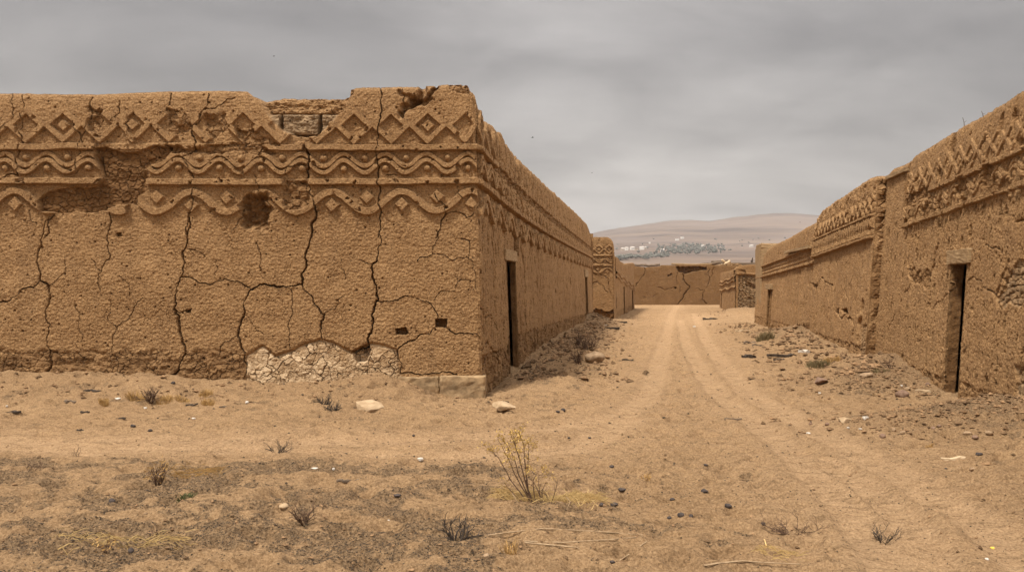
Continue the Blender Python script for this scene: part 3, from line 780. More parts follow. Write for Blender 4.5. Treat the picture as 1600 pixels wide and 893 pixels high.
for i, (p, w, d) in enumerate([(A_((250, 85), (240, 150), (225, 220), (205, 300), (205, 380), (200, 440)), .07, .10), (A_((155, 90), (150, 180), (145, 240)), .05, .07), (A_((540, 0), (535, 70)), .05, .09),
        (A_((545, 240), (520, 310), (490, 400), (500, 440)), .05, .08), (A_((370, 330), (400, 325), (450, 370), (490, 410)), .022, .05), (A_((430, 150), (480, 185), (520, 215), (510, 330)), .018, .04),
        (A_((510, 440), (510, 500), (500, 560), (495, 700), (490, 800)), .016, .045), (A_((280, 385), (240, 420), (210, 470)), .02, .05), (A_((200, 540), (160, 590), (135, 610)), .025, .05), (A_((45, 475), (10, 555)), .035, .06),
        (A_((75, 190), (65, 235)), .03, .06), (A_((280, 335), (350, 345)), .02, .05), (A_((380, 95), (375, 140)), .06, .09), (A_((475, 95), (465, 140)), .045, .08), (A_((130, 365), (125, 470)), .015, .04),
        (A_((580, 75), (612, 70)), .03, .06), (A_((585, 570), (580, 640)), .03, .06), (A_((440, 560), (445, 590)), .04, .06), (A_((110, 260), (120, 340), (90, 380)), .04, .07), (A_((370, 200), (400, 210)), .06, .08)]):
    g.crack(p, w * .8, d, 220 + i, .2)
s1 = g.poly(A_((560, 270), (600, 235), (640, 230), (640, 430), (560, 440), (500, 435), (480, 415), (520, 370), (540, 310)), .09, 241, 4); g.stones(s1, 242, 9, .05, .06, A=.75)
s2 = g.poly(A_((570, 690), (640, 690), (640, 850), (575, 840), (580, 760)), .05, 243, 4); g.stones(s2, 244, 7, .06, .06, .7, A=.8)
s3 = g.poly(A_((100, 265), (160, 280), (215, 290), (200, 370), (120, 340)), .1, 245, 4); g.lose(s3, .03, 246, raw=.5, rough=.05)
g.rough_base(lambda u: .22 + 0 * u, 247, .05, 6, .6)
dn, df = P_(1506, 500)[0], P_(1480.5, 500)[0]; dv = P_(1495, 412)[1]
g.opening(dn, df, dv, .014)
def topA(us):
    pts = [(UA0, 4.36)] + [P_(*p) for p in ((1600, 137), (1570, 158), (1530, 181), (1500, 199), (1456, 226), (1425, 244), (1421, 251), (1390, 265), (1384, 272))] + [(UA1, 3.85)]
    return toptex(us, pts, 248, .014, 1.9, .012)
g.names[0] = 'wall'
# wall faces the street: u already runs away from the viewer, outward normal is RN
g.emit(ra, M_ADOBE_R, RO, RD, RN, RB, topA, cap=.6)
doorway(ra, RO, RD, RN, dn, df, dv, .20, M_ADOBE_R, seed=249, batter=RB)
rough_box('lintel', RO, RD, RN, dn - .12, df + .1, dv, dv + .22, -.19 - RB * dv, .045 - RB * dv, M_LINTEL, ra, 250, .012)
cp = [P_(1388, 278), P_(1418, 262)]
rough_box('coping_plank', RO, RD, RN, cp[1][0], cp[0][0] + .1, cp[0][1] - .03, cp[0][1] + .05, -.4 - RB * 3.9, .04 - RB * 3.9, M_LINTEL, ra, 251, .008)
def body(root, o, d, n, u0, u1, depth, zroof, ztop, mat):
    o = np.array(o[:2]); d = np.array(d); n = np.array(n)
    p = lambda u, k: tuple(o + d * u - n * k)
    nomask(prism('roof', [p(u0 + .1, .4), p(u1 - .1, .4), p(u1 - .1, depth), p(u0 + .1, depth)], zroof - .15, zroof, mat, root))
    nomask(prism('rear_wall', [p(u0, depth), p(u1, depth), p(u1, depth + .4), p(u0, depth + .4)], -.3, ztop, mat, root))
    for a, b in ((u0, u0 + .38), (u1 - .38, u1)):
        nomask(prism('end_wall', [p(a, .42), p(b, .42), p(b, depth - .01), p(a, depth - .01)], -.3, ztop, mat, root))
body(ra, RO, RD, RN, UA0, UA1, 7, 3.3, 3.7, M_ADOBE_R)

# second building on the right: stands a little proud of the first, its end shows as a leaning strip
rb = empty('adobe_building', (*(RO[:2] + RD * 22), 0), 'long lower mud building with a stepped parapet, ribbed band and pale timber ledges', 'building', 'decorated mud buildings along the street')
BB = .068; OFF = .17
pb = Plane(RO, RD, OFF); Q_ = lambda px, py: pb.at(px, py, BB)
OB = pb.o
U0 = Q_(1363, 400)[0]; U1 = Q_(1178, 500)[0] + .3; UJ = Q_(1273, 380)[0]

g = Grid(np.concatenate([axis(U0, 22.5, .017)[:-1], axis(22.5, U1, .034)]), axis(-.3, 4.3, .0125)); U, V = g.U, g.V
g.base_texture(14, lump=.06, amp=.008)
def lin(a, b): return lambda u: a[1] + (u - a[0]) * (b[1] - a[1]) / (b[0] - a[0])
bb1 = lin(Q_(1371, 333), Q_(1272, 376)); bb2 = lin(Q_(1365, 369), Q_(1269, 402)); cb1 = lin(Q_(1271, 385), Q_(1191, 415)); cb2 = lin(Q_(1268, 410), Q_(1181, 434.5))
zig = (V > bb1(U) + .06) & (U < UJ)
g.D += np.where(zig, .018 * np.sign(fbm(U * 5, V * 5, 261, 3)) * sst(.0, .3, np.abs(fbm(U * 5, V * 5, 261, 3))), 0)
g.frieze(bb1, bb2, .62, phd=.1, phw=.1, phl=.1, h=.08, u1=UJ, lower=False, waves=False, ribs=True)
g.gashes(262, 3.1, 4.2, .28, .05, 7, 1.6, u1=UJ); g.gashes(263, 2.9, 4.2, .32, .05, 5, 1.6, u0=UJ)
g.frieze(cb1, cb2, .75, h=.065, u0=UJ, lower=False, waves=False, diamonds=False)
for t_ in (.33, .62): g.D += np.where(U > UJ + .1, .022 * (1 - sst(.02, .035, np.abs(V - (cb2(U) + t_ * (cb1(U) - cb2(U)))))), 0)
g.D -= .05 * sst(UJ - .05, UJ + .02, U)
g.gashes(264, -.3, 2.7, .42, .06, 6, 1.6); g.gashes(265, -.3, 3, .38, .05, 14, 4)
B_ = lambda *p: [Q_(1230 + x / 4.463, 400 + y / 4.463) for x, y in p]
for i, (p, w, d) in enumerate([(B_((525, 325), (515, 420), (495, 480), (490, 600), (478, 715)), .13, .14), (B_((165, 210), (210, 190), (245, 150), (275, 190), (320, 215), (325, 300), (330, 380), (400, 405), (440, 425), (465, 560)), .035, .07),
        (B_((455, 550), (465, 480), (445, 430)), .03, .06), (B_((270, 130), (265, 300), (258, 500)), .025, .04), (B_((150, 230), (148, 470)), .03, .04), (B_((90, 200), (85, 420)), .03, .05), (B_((20, 190), (5, 350)), .03, .05), (B_((400, 230), (420, 300)), .03, .05),
        (B_((300, 110), (290, 200)), .03, .05), (B_((495, 180), (485, 230)), .03, .05), (B_((290, 360), (285, 400)), .04, .06)]):
    g.crack(p, w, d, 270 + i, .15)
for q, (pts, dp) in enumerate(((((340, 365), (360, 370), (362, 400), (340, 395)), .12), (((380, 370), (415, 362), (420, 400), (385, 402)), .12), (((415, 425), (450, 425), (448, 442), (420, 440)), .12), (((140, 90 + 90), (215, 205), (200, 235)), .04))):
    sd = g.poly(B_(*pts), .06, 285 + q, 5); m = 1 - sst(-.03, .02, sd); g.D -= dp * m; g.M[..., 1] = np.maximum(g.M[..., 1], m)
# eaten-out foot
for q, pts in enumerate((((50, 480), (140, 465), (140, 560), (50, 565)), ((135, 570), (215, 570), (225, 670), (140, 640)))):
    sd = g.poly(B_(*pts), .12, 290 + q, 3); m = 1 - sst(-.05, .02, sd); g.D -= m * (.02 + .2 * sst(.0, .16, fbm(U * 3.5, V * 1.6, 293, 2)))
    g.M[..., 1] = np.maximum(g.M[..., 1], m)
s4 = g.poly(B_((520, 470), (550, 480), (540, 700), (500, 700)), .1, 294, 4); g.stones(s4, 295, 9, .04, .05, A=.5)
g.rough_base(lambda u: .40 + 0 * u, 296, .05, 5, .6)
bn, bf = Q_(1202.6, 480)[0], Q_(1198.2, 480)[0]; bv = Q_(1200, 452)[1]
g.opening(bn, bf, bv, .02)
def topB(us):
    pts = [(U0, Q_(1380, 276)[1] - .04), (U0 + .12, Q_(1378, 271)[1])] + [Q_(*p) for p in ((1360, 277), (1330, 297), (1300, 317), (1282, 330), (1276, 336))] + [(UJ, Q_(1273, 343)[1]), (UJ + .1, Q_(1268, 348)[1])] + [Q_(*p) for p in ((1260, 353), (1232, 370), (1206, 383), (1197, 389), (1193, 397))] + [(U1, 2.9)]
    return toptex(us, pts, 297, .014, 1.3, .012)
w = 1 - sst(U0, U0 + .1, U); g.D = g.D * (1 - w) + w * (.035 * fbm(V * 2.4, V * 0 + 2, 298, 4) - .01)
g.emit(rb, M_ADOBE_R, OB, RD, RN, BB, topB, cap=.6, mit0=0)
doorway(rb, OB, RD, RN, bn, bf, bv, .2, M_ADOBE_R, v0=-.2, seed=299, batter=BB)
rough_box('lintel', OB, RD, RN, bn - .2, bf + .2, bv, bv + .2, -.3 - BB * bv, .07 - BB * bv, M_LINTEL, rb, 300)
# its end, facing the viewer
gd = Grid(axis(0, .85, .013), axis(-.3, 4.3, .0125)); gd.base_texture(15, lump=.06, amp=.012)
gd.D += .05 * fbm(gd.U * 3, gd.V * 4, 301, 4); gd.M[..., 1] = np.maximum(0, sst(-.1, .3, fbm(gd.U * 2, gd.V * 1.5, 302, 3))) * .8
hi = sst(2.6, 3.0, gd.V); f1, f2, cid = worley(gd.U * 7, gd.V * 8, 303); gd.D += hi * (.05 * (cid - .5) - .05 * (1 - sst(0, .2, f2 - f1)))
w = 1 - sst(0, .1, gd.U); gd.D = gd.D * (1 - w) + w * (.035 * fbm(gd.V * 2.4, gd.V * 0 + 2, 298, 4) - .01)
oe = OB[:2] + RD * U0; ztb = float(topB(np.array([U0 + .05]))[0])
gd.names[0] = 'end_wall'
# the end leans with the wall: shift u by the batter of the face
sh = BB
class Lean: pass
ud_e = -np.array(RN); n_e = -RD
def emit_end():
    gd.D += 0
    g2 = gd; Uo = g2.U.copy()
    # fold the batter into a sheared local frame
    V_ = g2.V; nu, nv = Uo.shape
    T = ztb - .10 * (Uo / .85) ** 1 * 0 + .03 * fbm(Uo[:, :1] * 4, Uo[:, :1] * 0, 304, 3)
    Vc = np.minimum(V_, T)
    uu = Uo + sh * Vc - .03 * np.exp(-np.clip(T - V_, 0, 9) / .06) * 0
    P = np.empty((nu, nv, 3))
    for c in range(2): P[..., c] = oe[c] + ud_e[c] * uu + n_e[c] * (g2.D - g2.D[0:1, :] * 0)
    P[..., 2] = Vc
    idx = np.arange(nu * nv).reshape(nu, nv)
    Fq = np.stack([idx[:-1, :-1], idx[1:, :-1], idx[1:, 1:], idx[:-1, 1:]], -1)
    keep = ~((V_ >= T)[:-1, :-1] & (V_ >= T)[1:, :-1])
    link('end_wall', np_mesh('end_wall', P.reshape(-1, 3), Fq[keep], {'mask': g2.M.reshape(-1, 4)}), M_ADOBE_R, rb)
emit_end()
body(rb, OB, RD, RN, U0 + .3, U1, 6, 2.55, 2.8, M_ADOBE_R)
# pier at its far corner
pq = Q_(1186, 384)
rough_box('corner_pier', OB, RD, RN, U1 - 1.6, U1 + .05, -.3, pq[1] + .05, -1.0, .06 - BB * 2.6, M_LINTEL, rb, 305, .03)
rough_box('coping_plank', OB, RD, RN, UJ + .3, UJ + 4.5, cb1(np.array(UJ + 2.4)) + .03, cb1(np.array(UJ + 2.4)) + .12, -.1 - BB * 2.7, .10 - BB * 2.7, M_LINTEL, rb, 306)
# ================================================================== far end of the street
def sheet(root, mat, o, ud, n, L, zmax, step, tex, top, batter=.03, feat=None, cap=.5, openings=(), zstep=None, u0=0, pl=None):
    g = Grid(axis(u0, L, step), axis(-.4, zmax, zstep or step))
    g.base_texture(tex, lump=.09, amp=.012, und=.03)
    if feat: feat(g)
    for (a, b, v) in openings: g.opening(a, b, v, step)
    g.emit(root, mat, np.array([o[0], o[1], 0.]), np.array(ud), n, batter, top, cap=cap, part_labels=pl, minfaces=8)
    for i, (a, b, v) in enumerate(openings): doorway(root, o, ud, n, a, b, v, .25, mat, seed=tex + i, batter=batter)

def px_at(px, Y): return (px - 800) / F * Y
def pz_at(py, Y): return CAMZ + (HOR - py) / F * Y

# second building on the left, its relief front showing past the first
YG = 40.0
gl = empty('adobe_building', (px_at(944, YG), YG, 0), 'narrow relief fronted mud block with a rounded top, next beyond the decorated corner', 'building', 'decorated mud buildings along the street')
ox = px_at(915, YG) - 2.2; Lg = px_at(960, YG) - ox
zg = lambda y: pz_at(y, YG)
def feat_g(g):
    g.frieze(lambda u: zg(399) + 0 * u, lambda u: zg(414) + 0 * u, .86, phd=px_at(936, YG) - ox, phw=px_at(945, YG) - ox, phl=px_at(949, YG) - ox, h=.07, u1=px_at(956, YG) - ox)
    g.lose(np.where(g.V < .5 + .2 * fbm(g.U * 2, g.U * 0, 5, 3), -.1, .2), .12, 310, raw=.9, rough=.1)
    g.crack([(2.4, 1.6), (2.8, 1.9), (3.1, 1.7), (3.3, 1.4)], .04, .06, 311); g.crack([(2.5, 2.4), (3.2, 2.2), (3.5, 1.2)], .035, .05, 312)
    g.gashes(313, 3.2, 5, .4, .04, 4, 2)
tg = lambda us: toptex(us, [(0, zg(372)), (px_at(930, YG) - ox, zg(370)), (px_at(950, YG) - ox, zg(370)), (px_at(955, YG) - ox, zg(373)), (px_at(958.5, YG) - ox, zg(378)), (Lg, zg(388))], 314, .03)
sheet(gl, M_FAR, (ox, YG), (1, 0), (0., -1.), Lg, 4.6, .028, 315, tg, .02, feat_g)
HD = np.array([.207, 1.]); HD /= np.hypot(*HD); HN = (float(HD[1]), float(-HD[0]))
go = (ox + Lg - .02, YG)
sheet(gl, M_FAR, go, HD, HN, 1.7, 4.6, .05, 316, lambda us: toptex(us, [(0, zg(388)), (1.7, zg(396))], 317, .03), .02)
nomask(prism('roof', [(ox, YG + .3), (ox + Lg - .3, YG + .3), (ox + Lg, YG + 1.7), (ox, YG + 1.7)], 3.0, 3.2, M_FAR, gl))
nomask(prism('rear_wall', [(ox, YG + 1.4), (ox + Lg + .25, YG + 1.4), (ox + Lg + .25, YG + 1.75), (ox, YG + 1.75)], -.3, 3.1, M_FAR, gl))

# third on the left
hl = empty('adobe_building', (6.4, 46, 0), 'low mud house with wavy mouldings and two slit doorways beside the cross wall', 'building', 'decorated mud buildings along the street')
ph = Plane((go[0] + HD[0] * 1.9, go[1] + HD[1] * 1.9, 0), HD)
H_ = lambda px, py: ph.at(px, py)
hL = H_(992.5, 480)[0] - .6
hb1 = lin(H_(966, 427), H_(991, 447)); hb2 = lin(H_(966, 434), H_(991, 452))
def feat_h(g):
    for B in (hb1, hb2): g.D += .07 * (1 - sst(.05, .08, np.abs(g.V - B(g.U) - .06 * np.sin(g.U * 1.3))))
    g.gashes(320, 2.4, 4, .4, .05, 2.5, 1); g.rough_base(lambda u: .35 + 0 * u, 321, .06, 3, .6)
d1, d2 = H_(975.5, 470)[0], H_(988.6, 470)[0]
th = lambda us: toptex(us, [H_(966, 401.5), H_(968.5, 404), H_(972, 408), H_(979, 413), H_(984, 411.5), H_(992, 410.5)], 322, .03)
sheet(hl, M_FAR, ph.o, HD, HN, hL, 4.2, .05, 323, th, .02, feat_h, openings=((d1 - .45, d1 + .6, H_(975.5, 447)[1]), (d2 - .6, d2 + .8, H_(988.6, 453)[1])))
hn = -ph.n
pp = lambda u, k: tuple(ph.o[:2] + HD * u - np.array(HN) * k)
nomask(prism('roof', [pp(.1, .3), pp(hL - .1, .3), pp(hL - .1, 6), pp(.1, 6)], 2.5, 2.65, M_FAR, hl))
nomask(prism('rear_wall', [pp(0, 6), pp(hL, 6), pp(hL, 6.4), pp(0, 6.4)], -.3, 2.6, M_FAR, hl))
for a in (0, hL - .38): nomask(prism('end_wall', [pp(a, .1), pp(a + .38, .1), pp(a + .38, 5.99), pp(a, 5.99)], -.3, 2.9, M_FAR, hl))

# the wall that closes the street
YE = 72.0
ew = empty('adobe_wall', (px_at(1060, YE), YE, 0), 'cracked mud wall closing the far end of the street, its top broken open', 'wall')
e0 = px_at(975, YE); E_ = lambda px, py: (px_at(px, YE) - e0, pz_at(py, YE))
EE = lambda *p: [E_(980 + x / 8.93, 395 + y / 8.93) for x, y in p]
def feat_e(g):
    for i, (p, w, d) in enumerate([(EE((770, 290), (775, 370), (830, 430), (870, 490), (800, 570), (790, 620), (740, 670), (700, 720)), .085, .14), (EE((240, 210), (235, 300), (170, 390), (120, 460)), .06, .1), (EE((1150, 230), (1150, 400), (1100, 490), (1050, 570), (1050, 650), (1110, 710)), .06, .09),
            (EE((715, 260), (690, 330), (705, 430), (740, 530)), .045, .07), (EE((430, 480), (510, 515), (600, 500), (680, 485)), .045, .07), (EE((200, 600), (370, 605), (430, 570)), .04, .06), (EE((1210, 200), (1200, 290), (1150, 340)), .045, .07),
            (EE((960, 485), (1070, 515)), .04, .06), (EE((1085, 280), (1140, 310)), .04, .06), (EE((540, 560), (510, 610)), .05, .05)]):
        g.crack(p, w, d, 330 + i, .2)
    sd = g.poly(EE((680, 190), (1110, 190), (1120, 240), (1050, 245), (960, 260), (800, 290), (720, 270), (690, 220)), .12, 345, 2); m = 1 - sst(-.06, .03, sd)
    g.D -= m * (.3 + .1 * fbm(g.U * 2, g.V * 4, 346, 3)); g.M[..., 1] = np.maximum(g.M[..., 1], m)
    for c in ((580, 315), (612, 300), (675, 488)):
        u, v = EE(c)[0]; r = np.hypot(g.U - u, g.V - v); g.D -= .2 * (1 - sst(.06, .12, r))
te = lambda us: toptex(us, [E_(975, 412), E_(991.5, 412), E_(993, 416), E_(1006, 416.5), E_(1007, 417.5), E_(1026, 416), E_(1032, 416), E_(1033, 414), E_(1056, 414), E_(1058, 413), E_(1108, 413.5), E_(1130, 414.5), (12, pz_at(414, YE))], 347, .02, 1, .02)
sheet(ew, M_END_SHADE, (e0, YE), (1, 0), (0., -1.), px_at(1150, YE) - e0, 4.3, .045, 348, te, .01, feat_e, cap=.7)
nomask(prism('rear_wall', [(e0, YE + .5), (px_at(1150, YE), YE + .5), (px_at(1150, YE), YE + .8), (e0, YE + .8)], -.3, 3.3, M_FAR, ew))
def beam(name, a, b, r, label, mat, group=None, cat='beam'):
    m = MB(); a = Vector(a); b = Vector(b); rg = random.Random(int(a.x * 100 + b.y * 10))
    pts = [a.lerp(b, t) + Vector((0, 0, rg.uniform(-.3, .3) * r)) for t in np.linspace(0, 1, 6)]
    m.tube(pts, [r * rg.uniform(.8, 1.15) for _ in pts], 7)
    return tag(m.build(name, mat, smooth=True), label, cat, group)
def EP(px, py, dy=0): return (px_at(px, YE + dy), YE + dy, pz_at(py, YE + dy))
beam('roof_beam', EP(1049, 412.5, .3), EP(1112, 413.0, .2), .085, 'long pale pole laid along the broken top of the far cross wall', M_LINTEL, 'poles on the far cross wall')
beam('roof_beam', EP(992, 413.5, .3), EP(1010, 414, .2), .10, 'short dark pole at the end of the far cross wall nearest the wavy house', M_WOOD, 'poles on the far cross wall')
beam('roof_beam', EP(1008, 414.5, .35), EP(1031, 413.5, .2), .11, 'dark pole ending over the notch in the far cross wall', M_WOOD, 'poles on the far cross wall')
beam('roof_beam', EP(1056, 415.8, .5), EP(1106, 415.2, .5), .10, 'dark pole just under the long pale pole on the far cross wall', M_WOOD, 'poles on the far cross wall')

# third on the right, with a bare stone front
YD = 47.0
rd = empty('ruined_house', (px_at(1165, YD), YD, 0), 'small house with a bare stone front and wavy mouldings along its mud side', 'building', 'decorated mud buildings along the street')
dx0 = px_at(1150, YD); zd = lambda y: pz_at(y, YD)
Ld = px_at(1200, YD) - dx0
def feat_d(g):
    a, b = px_at(1153.5, YD) - dx0, px_at(1182, YD) - dx0
    sd = g.poly([(a, -.5), (b + .5, -.5), (b + .5, zd(429)), (a, zd(430))], .05, 351, 3)
    m = g.stones(sd, 352, 4.6, .09, .09, tall=1.7, A=.95)
    g.D -= m * .12 * sst(.15, .4, fbm(g.U * 1.4, g.V * 2, 353, 3))
    g.D += .08 * (1 - sst(.04, .07, np.abs(g.V - zd(427.5) - .03 * np.sin(g.U * 4))))
    g.crack([(.0, zd(420)), (.02, 1), (.0, 0)], .06, .1, 354, .1)
td = lambda us: toptex(us, [(0, zd(421)), (.1, zd(417)), (.22, zd(415)), (.5, zd(413.7)), (1.2, zd(413)), (3, zd(413))], 355, .02)
sheet(rd, M_FAR, (dx0, YD), (1, 0), (0., -1.), Ld, 3.6, .022, 356, td, .015, feat_d)
DD = np.array([.205, 1.]); DD /= np.hypot(*DD); DN = (float(-DD[1]), float(DD[0]))
pd = Plane((dx0 - .05, YD + .05, 0), DD); D_ = lambda px, py: pd.at(px, py)
dl = D_(1124.5, 480)[0]
def feat_ds(g):
    zl = lin(D_(1148, 432), D_(1126, 441)); 
    for off in (.0, -.22, -.62): g.D += .08 * (1 - sst(.035, .06, np.abs(g.V - (zl(g.U) + off + .05 * np.sin(g.U * .9 + off)))))
    g.gashes(360, -.3, 2, .45, .04, 2.5, 1)
dd = D_(1125.7, 470)[0]
tds = lambda us: toptex(us, [D_(1149, 419.5), D_(1143, 421), D_(1136, 423), D_(1126, 425.5)], 361, .02)
sheet(rd, M_FAR, pd.o, DD, DN, dl, 3.6, .05, 362, tds, .02, feat_ds, openings=((dd - 1.6, dd - .5, D_(1125.5, 457)[1]),))
dp = lambda u, k: tuple(pd.o[:2] + DD * u - np.array(DN) * k)
nomask(prism('roof', [dp(.3, .3), dp(dl, .3), dp(dl, 5), dp(.3, 5)], 2.2, 2.35, M_FAR, rd))
nomask(prism('rear_wall', [dp(.1, 5), dp(dl, 5), dp(dl, 5.4), dp(.1, 5.4)], -.3, 2.5, M_FAR, rd)); nomask(prism('end_wall', [dp(dl - .3, .05), dp(dl, .05), dp(dl, 5), dp(dl - .3, 5)], -.3, 2.6, M_FAR, rd))

# flat roofed house behind it
YF = 80.0
fr = empty('flat_roofed_house', (px_at(1165, YF), YF, 0), 'far mud house whose dark flat roof shows over the bare stone front', 'building')
m = MB(); x0, x1 = px_at(1106, YF), px_at(1215, YF); zt = pz_at(410.2, YF)
nomask(prism('wall', [(x0 + .2, YF), (x1, YF), (x1, YF + 8), (x0 + .2, YF + 8)], -.3, zt - .3, M_FAR, fr))
rgm = random.Random(5); mm = MB()
rough_box('roof', (0, 0), (1, 0), (0., -1.), x0 - .1, x1 + .1, zt - .3, zt, -(YF + 8.3), -(YF - .4), M_WOOD, fr, 371, .04)
# collapsed roof timbers lying behind the house side
for i, (a, b, dy, r, lab, mt) in enumerate([((1108, 412), (1141, 409), 3, .13, 'dark beam lying flat under the heap of collapsed roof timbers', M_WOOD), ((1112, 408.5), (1136, 407), 3.4, .11, 'dark beam across the top of the heap of collapsed roof timbers', M_WOOD),
        ((1128, 406), (1142, 417), 2.4, .10, 'pale beam sliding down from the top of the heap of collapsed timbers', M_PALEWOOD), ((1126, 417), (1140, 407.5), 2.0, .10, 'pale beam crossing the sliding one in the heap of collapsed timbers', M_PALEWOOD),
        ((1114, 418), (1129, 413), 1.6, .09, 'thin pale beam low beside the heap of collapsed timbers', M_PALEWOOD), ((1136, 406.5), (1146, 415), 2.8, .10, 'dark beam leaning out at the end of the heap of collapsed timbers', M_WOOD)]):
    beam('roof_beam', EP(a[0], a[1], dy), EP(b[0], b[1], dy + .6), r, lab, mt, 'collapsed roof timbers')
rub = empty('rubble_wall', (px_at(1130, YE + 3), YE + 2.6, 0), 'crumbling stub of mud wall carrying the collapsed timbers', 'wall')
def feat_r(g): g.stones(np.full(g.U.shape, -.1), 373, 3, .05, .08, A=.5)
rx0 = px_at(1106, YE + 3.4)
sheet(rub, M_FAR, (rx0, YE + 1.2), (1, 0), (0., -1.), px_at(1150, YE + 3.4) - rx0, 4.4, .06, 374, lambda us: toptex(us, [(0, pz_at(414, YE)), (1.4, pz_at(410, YE)), (2.2, pz_at(410.5, YE)), (3, pz_at(413, YE))], 375, .08), .02, feat_r, cap=3.2)
# small dark upright post on the far roof
m = MB(); pb_ = Vector((px_at(1176.5, YF), YF + .3, zt - .05)); s_ = YF / F
m.tube([pb_, pb_ + Vector((.02, 0, 4.5 * s_)), pb_ + Vector((.06, 0, 8.6 * s_))], [1.5 * s_, 1.35 * s_, .8 * s_], 7)
m.tube([pb_ + Vector((-1.2 * s_, 0, .5 * s_)), pb_ + Vector((-1.5 * s_, 0, 4.5 * s_))], [.8 * s_, .7 * s_], 6)
tag(m.build('roof_post', M_CHAR), 'small dark upright post on the far flat roof beside the corner pier', 'post')
# ================================================================== ground
def gxy(px, py, z=0.0):
    y = (CAMZ - z) * F / (py - HOR); return (px - 800) / F * y, y
TRACKS = [[gxy(*p) for p in ((1062, 470), (1050, 490), (1042, 520), (1031, 560), (1019, 600), (1000, 630), (960, 652), (860, 672), (700, 684), (400, 690), (0, 688), (-500, 688))],
          [gxy(*p) for p in ((1062, 500), (1074, 541), (1095, 580), (1118, 612), (1180, 660), (1250, 720), (1330, 800), (1400, 893), (1500, 1100))],
          [gxy(*p) for p in ((1085, 490), (1103, 532), (1131, 572), (1169, 616), (1260, 668), (1380, 730), (1520, 812), (1640, 893), (1900, 1100))],
          [gxy(*p) for p in ((985, 655), (900, 700), (700, 712), (400, 704), (0, 700), (-500, 700))],
          [gxy(*p) for p in ((1290, 720), (1400, 795), (1480, 893), (1580, 1050))]]
TW = (.22, .19, .21, .22, .17)
def track_field(X, Y):
    """distance to the nearest rut, its half width and the metres along it"""
    best = np.full(X.shape, 99.0); along = np.zeros(X.shape); which = np.zeros(X.shape, int)
    for k, tr in enumerate(TRACKS):
        L = 0.0
        for (a, b) in zip(tr[:-1], tr[1:]):
            dx, dy = b[0] - a[0], b[1] - a[1]; ll = math.hypot(dx, dy)
            t = np.clip(((X - a[0]) * dx + (Y - a[1]) * dy) / (ll * ll), 0, 1)
            d = np.hypot(X - a[0] - t * dx, Y - a[1] - t * dy)
            n = d < best
            best = np.where(n, d, best); along = np.where(n, L + t * ll, along); which = np.where(n, k, which)
            L += ll
    return best, along, which
FRONT_BASE = [((px - 800) / F * 12.8, z) for px, z in ((-700, .40), (0, .33), (200, .29), (330, .20), (390, .155), (500, .155), (550, .20), (592, .26), (625, .20), (660, .06), (700, -.06), (760, -.08), (800, 0), (900, 0))]
HEAPS = [(5.75, 9.6, 1.4, .65, .18), (6.35, 13.6, 1.2, .9, .16), (7.2, 15.2, .7, .7, .12), (13.4, 45.5, 2.0, .8, .38), (16.5, 50, 2.5, 3.0, .12), (3.4, 34.5, 1.0, 2.2, .30), (8.4, 24, .9, 2.5, .22),
         (-2.15, 12.5, .42, .5, .06), (-.1, 12.1, .3, .3, .02), (.9, 13.9, .35, .7, .10)]
def gh0(X, Y):
    z = np.interp(X, *zip(*FRONT_BASE)) * np.exp(-(np.maximum(12.75 - Y, 0) / (1.0 + .15 * np.sin(X * 1.7))) ** 2) * np.where(X < .6, 1, 0) * sst(.6, -.2, X)
    rx, ry = X - C[0], Y - C[1]; s = rx * DL[0] + ry * DL[1]; d = rx * N2[0] + ry * N2[1]
    z = z + np.interp(s, [-.5, 0, 2, 3.2, 6, 10, 16, 22, 24, 30], [0, .0, .02, .05, .20, .27, .30, .2, .08, 0]) * np.exp(-(np.maximum(d, 0) / (1.25 + .25 * np.sin(s))) ** 2) * (s > -.5)
    rx, ry = X - RO[0], Y - RO[1]; u = rx * RD[0] + ry * RD[1]; d = rx * RN[0] + ry * RN[1]
    z = z + np.interp(u, [4, 8, 10, 11.6, 13.2, 14.4, 15.5, 18, 21, 24, 28, 31, 36, 45, 60], [.2, .26, .2, -.05, -.06, .14, .27, .2, .28, .28, .15, .1, .1, .1, 0]) * np.exp(-(np.maximum(d, 0) / (1.25 + .25 * np.sin(u * 1.3))) ** 2)
    for (hx, hy, ax, ay, hz) in HEAPS: z = z + hz * np.exp(-((X - hx) / ax) ** 2 - ((Y - hy) / ay) ** 2)
    edge = Y + .35 * fbm(X * .8, Y * .3, 401, 3)
    z = z + .11 * sst(8.1, 7.2, edge) * sst(1.6, -.6, X + .3 * fbm(Y, X * 0, 402, 2)) * (1 + .5 * fbm(X * .6, Y * .8, 403, 3))
    return z
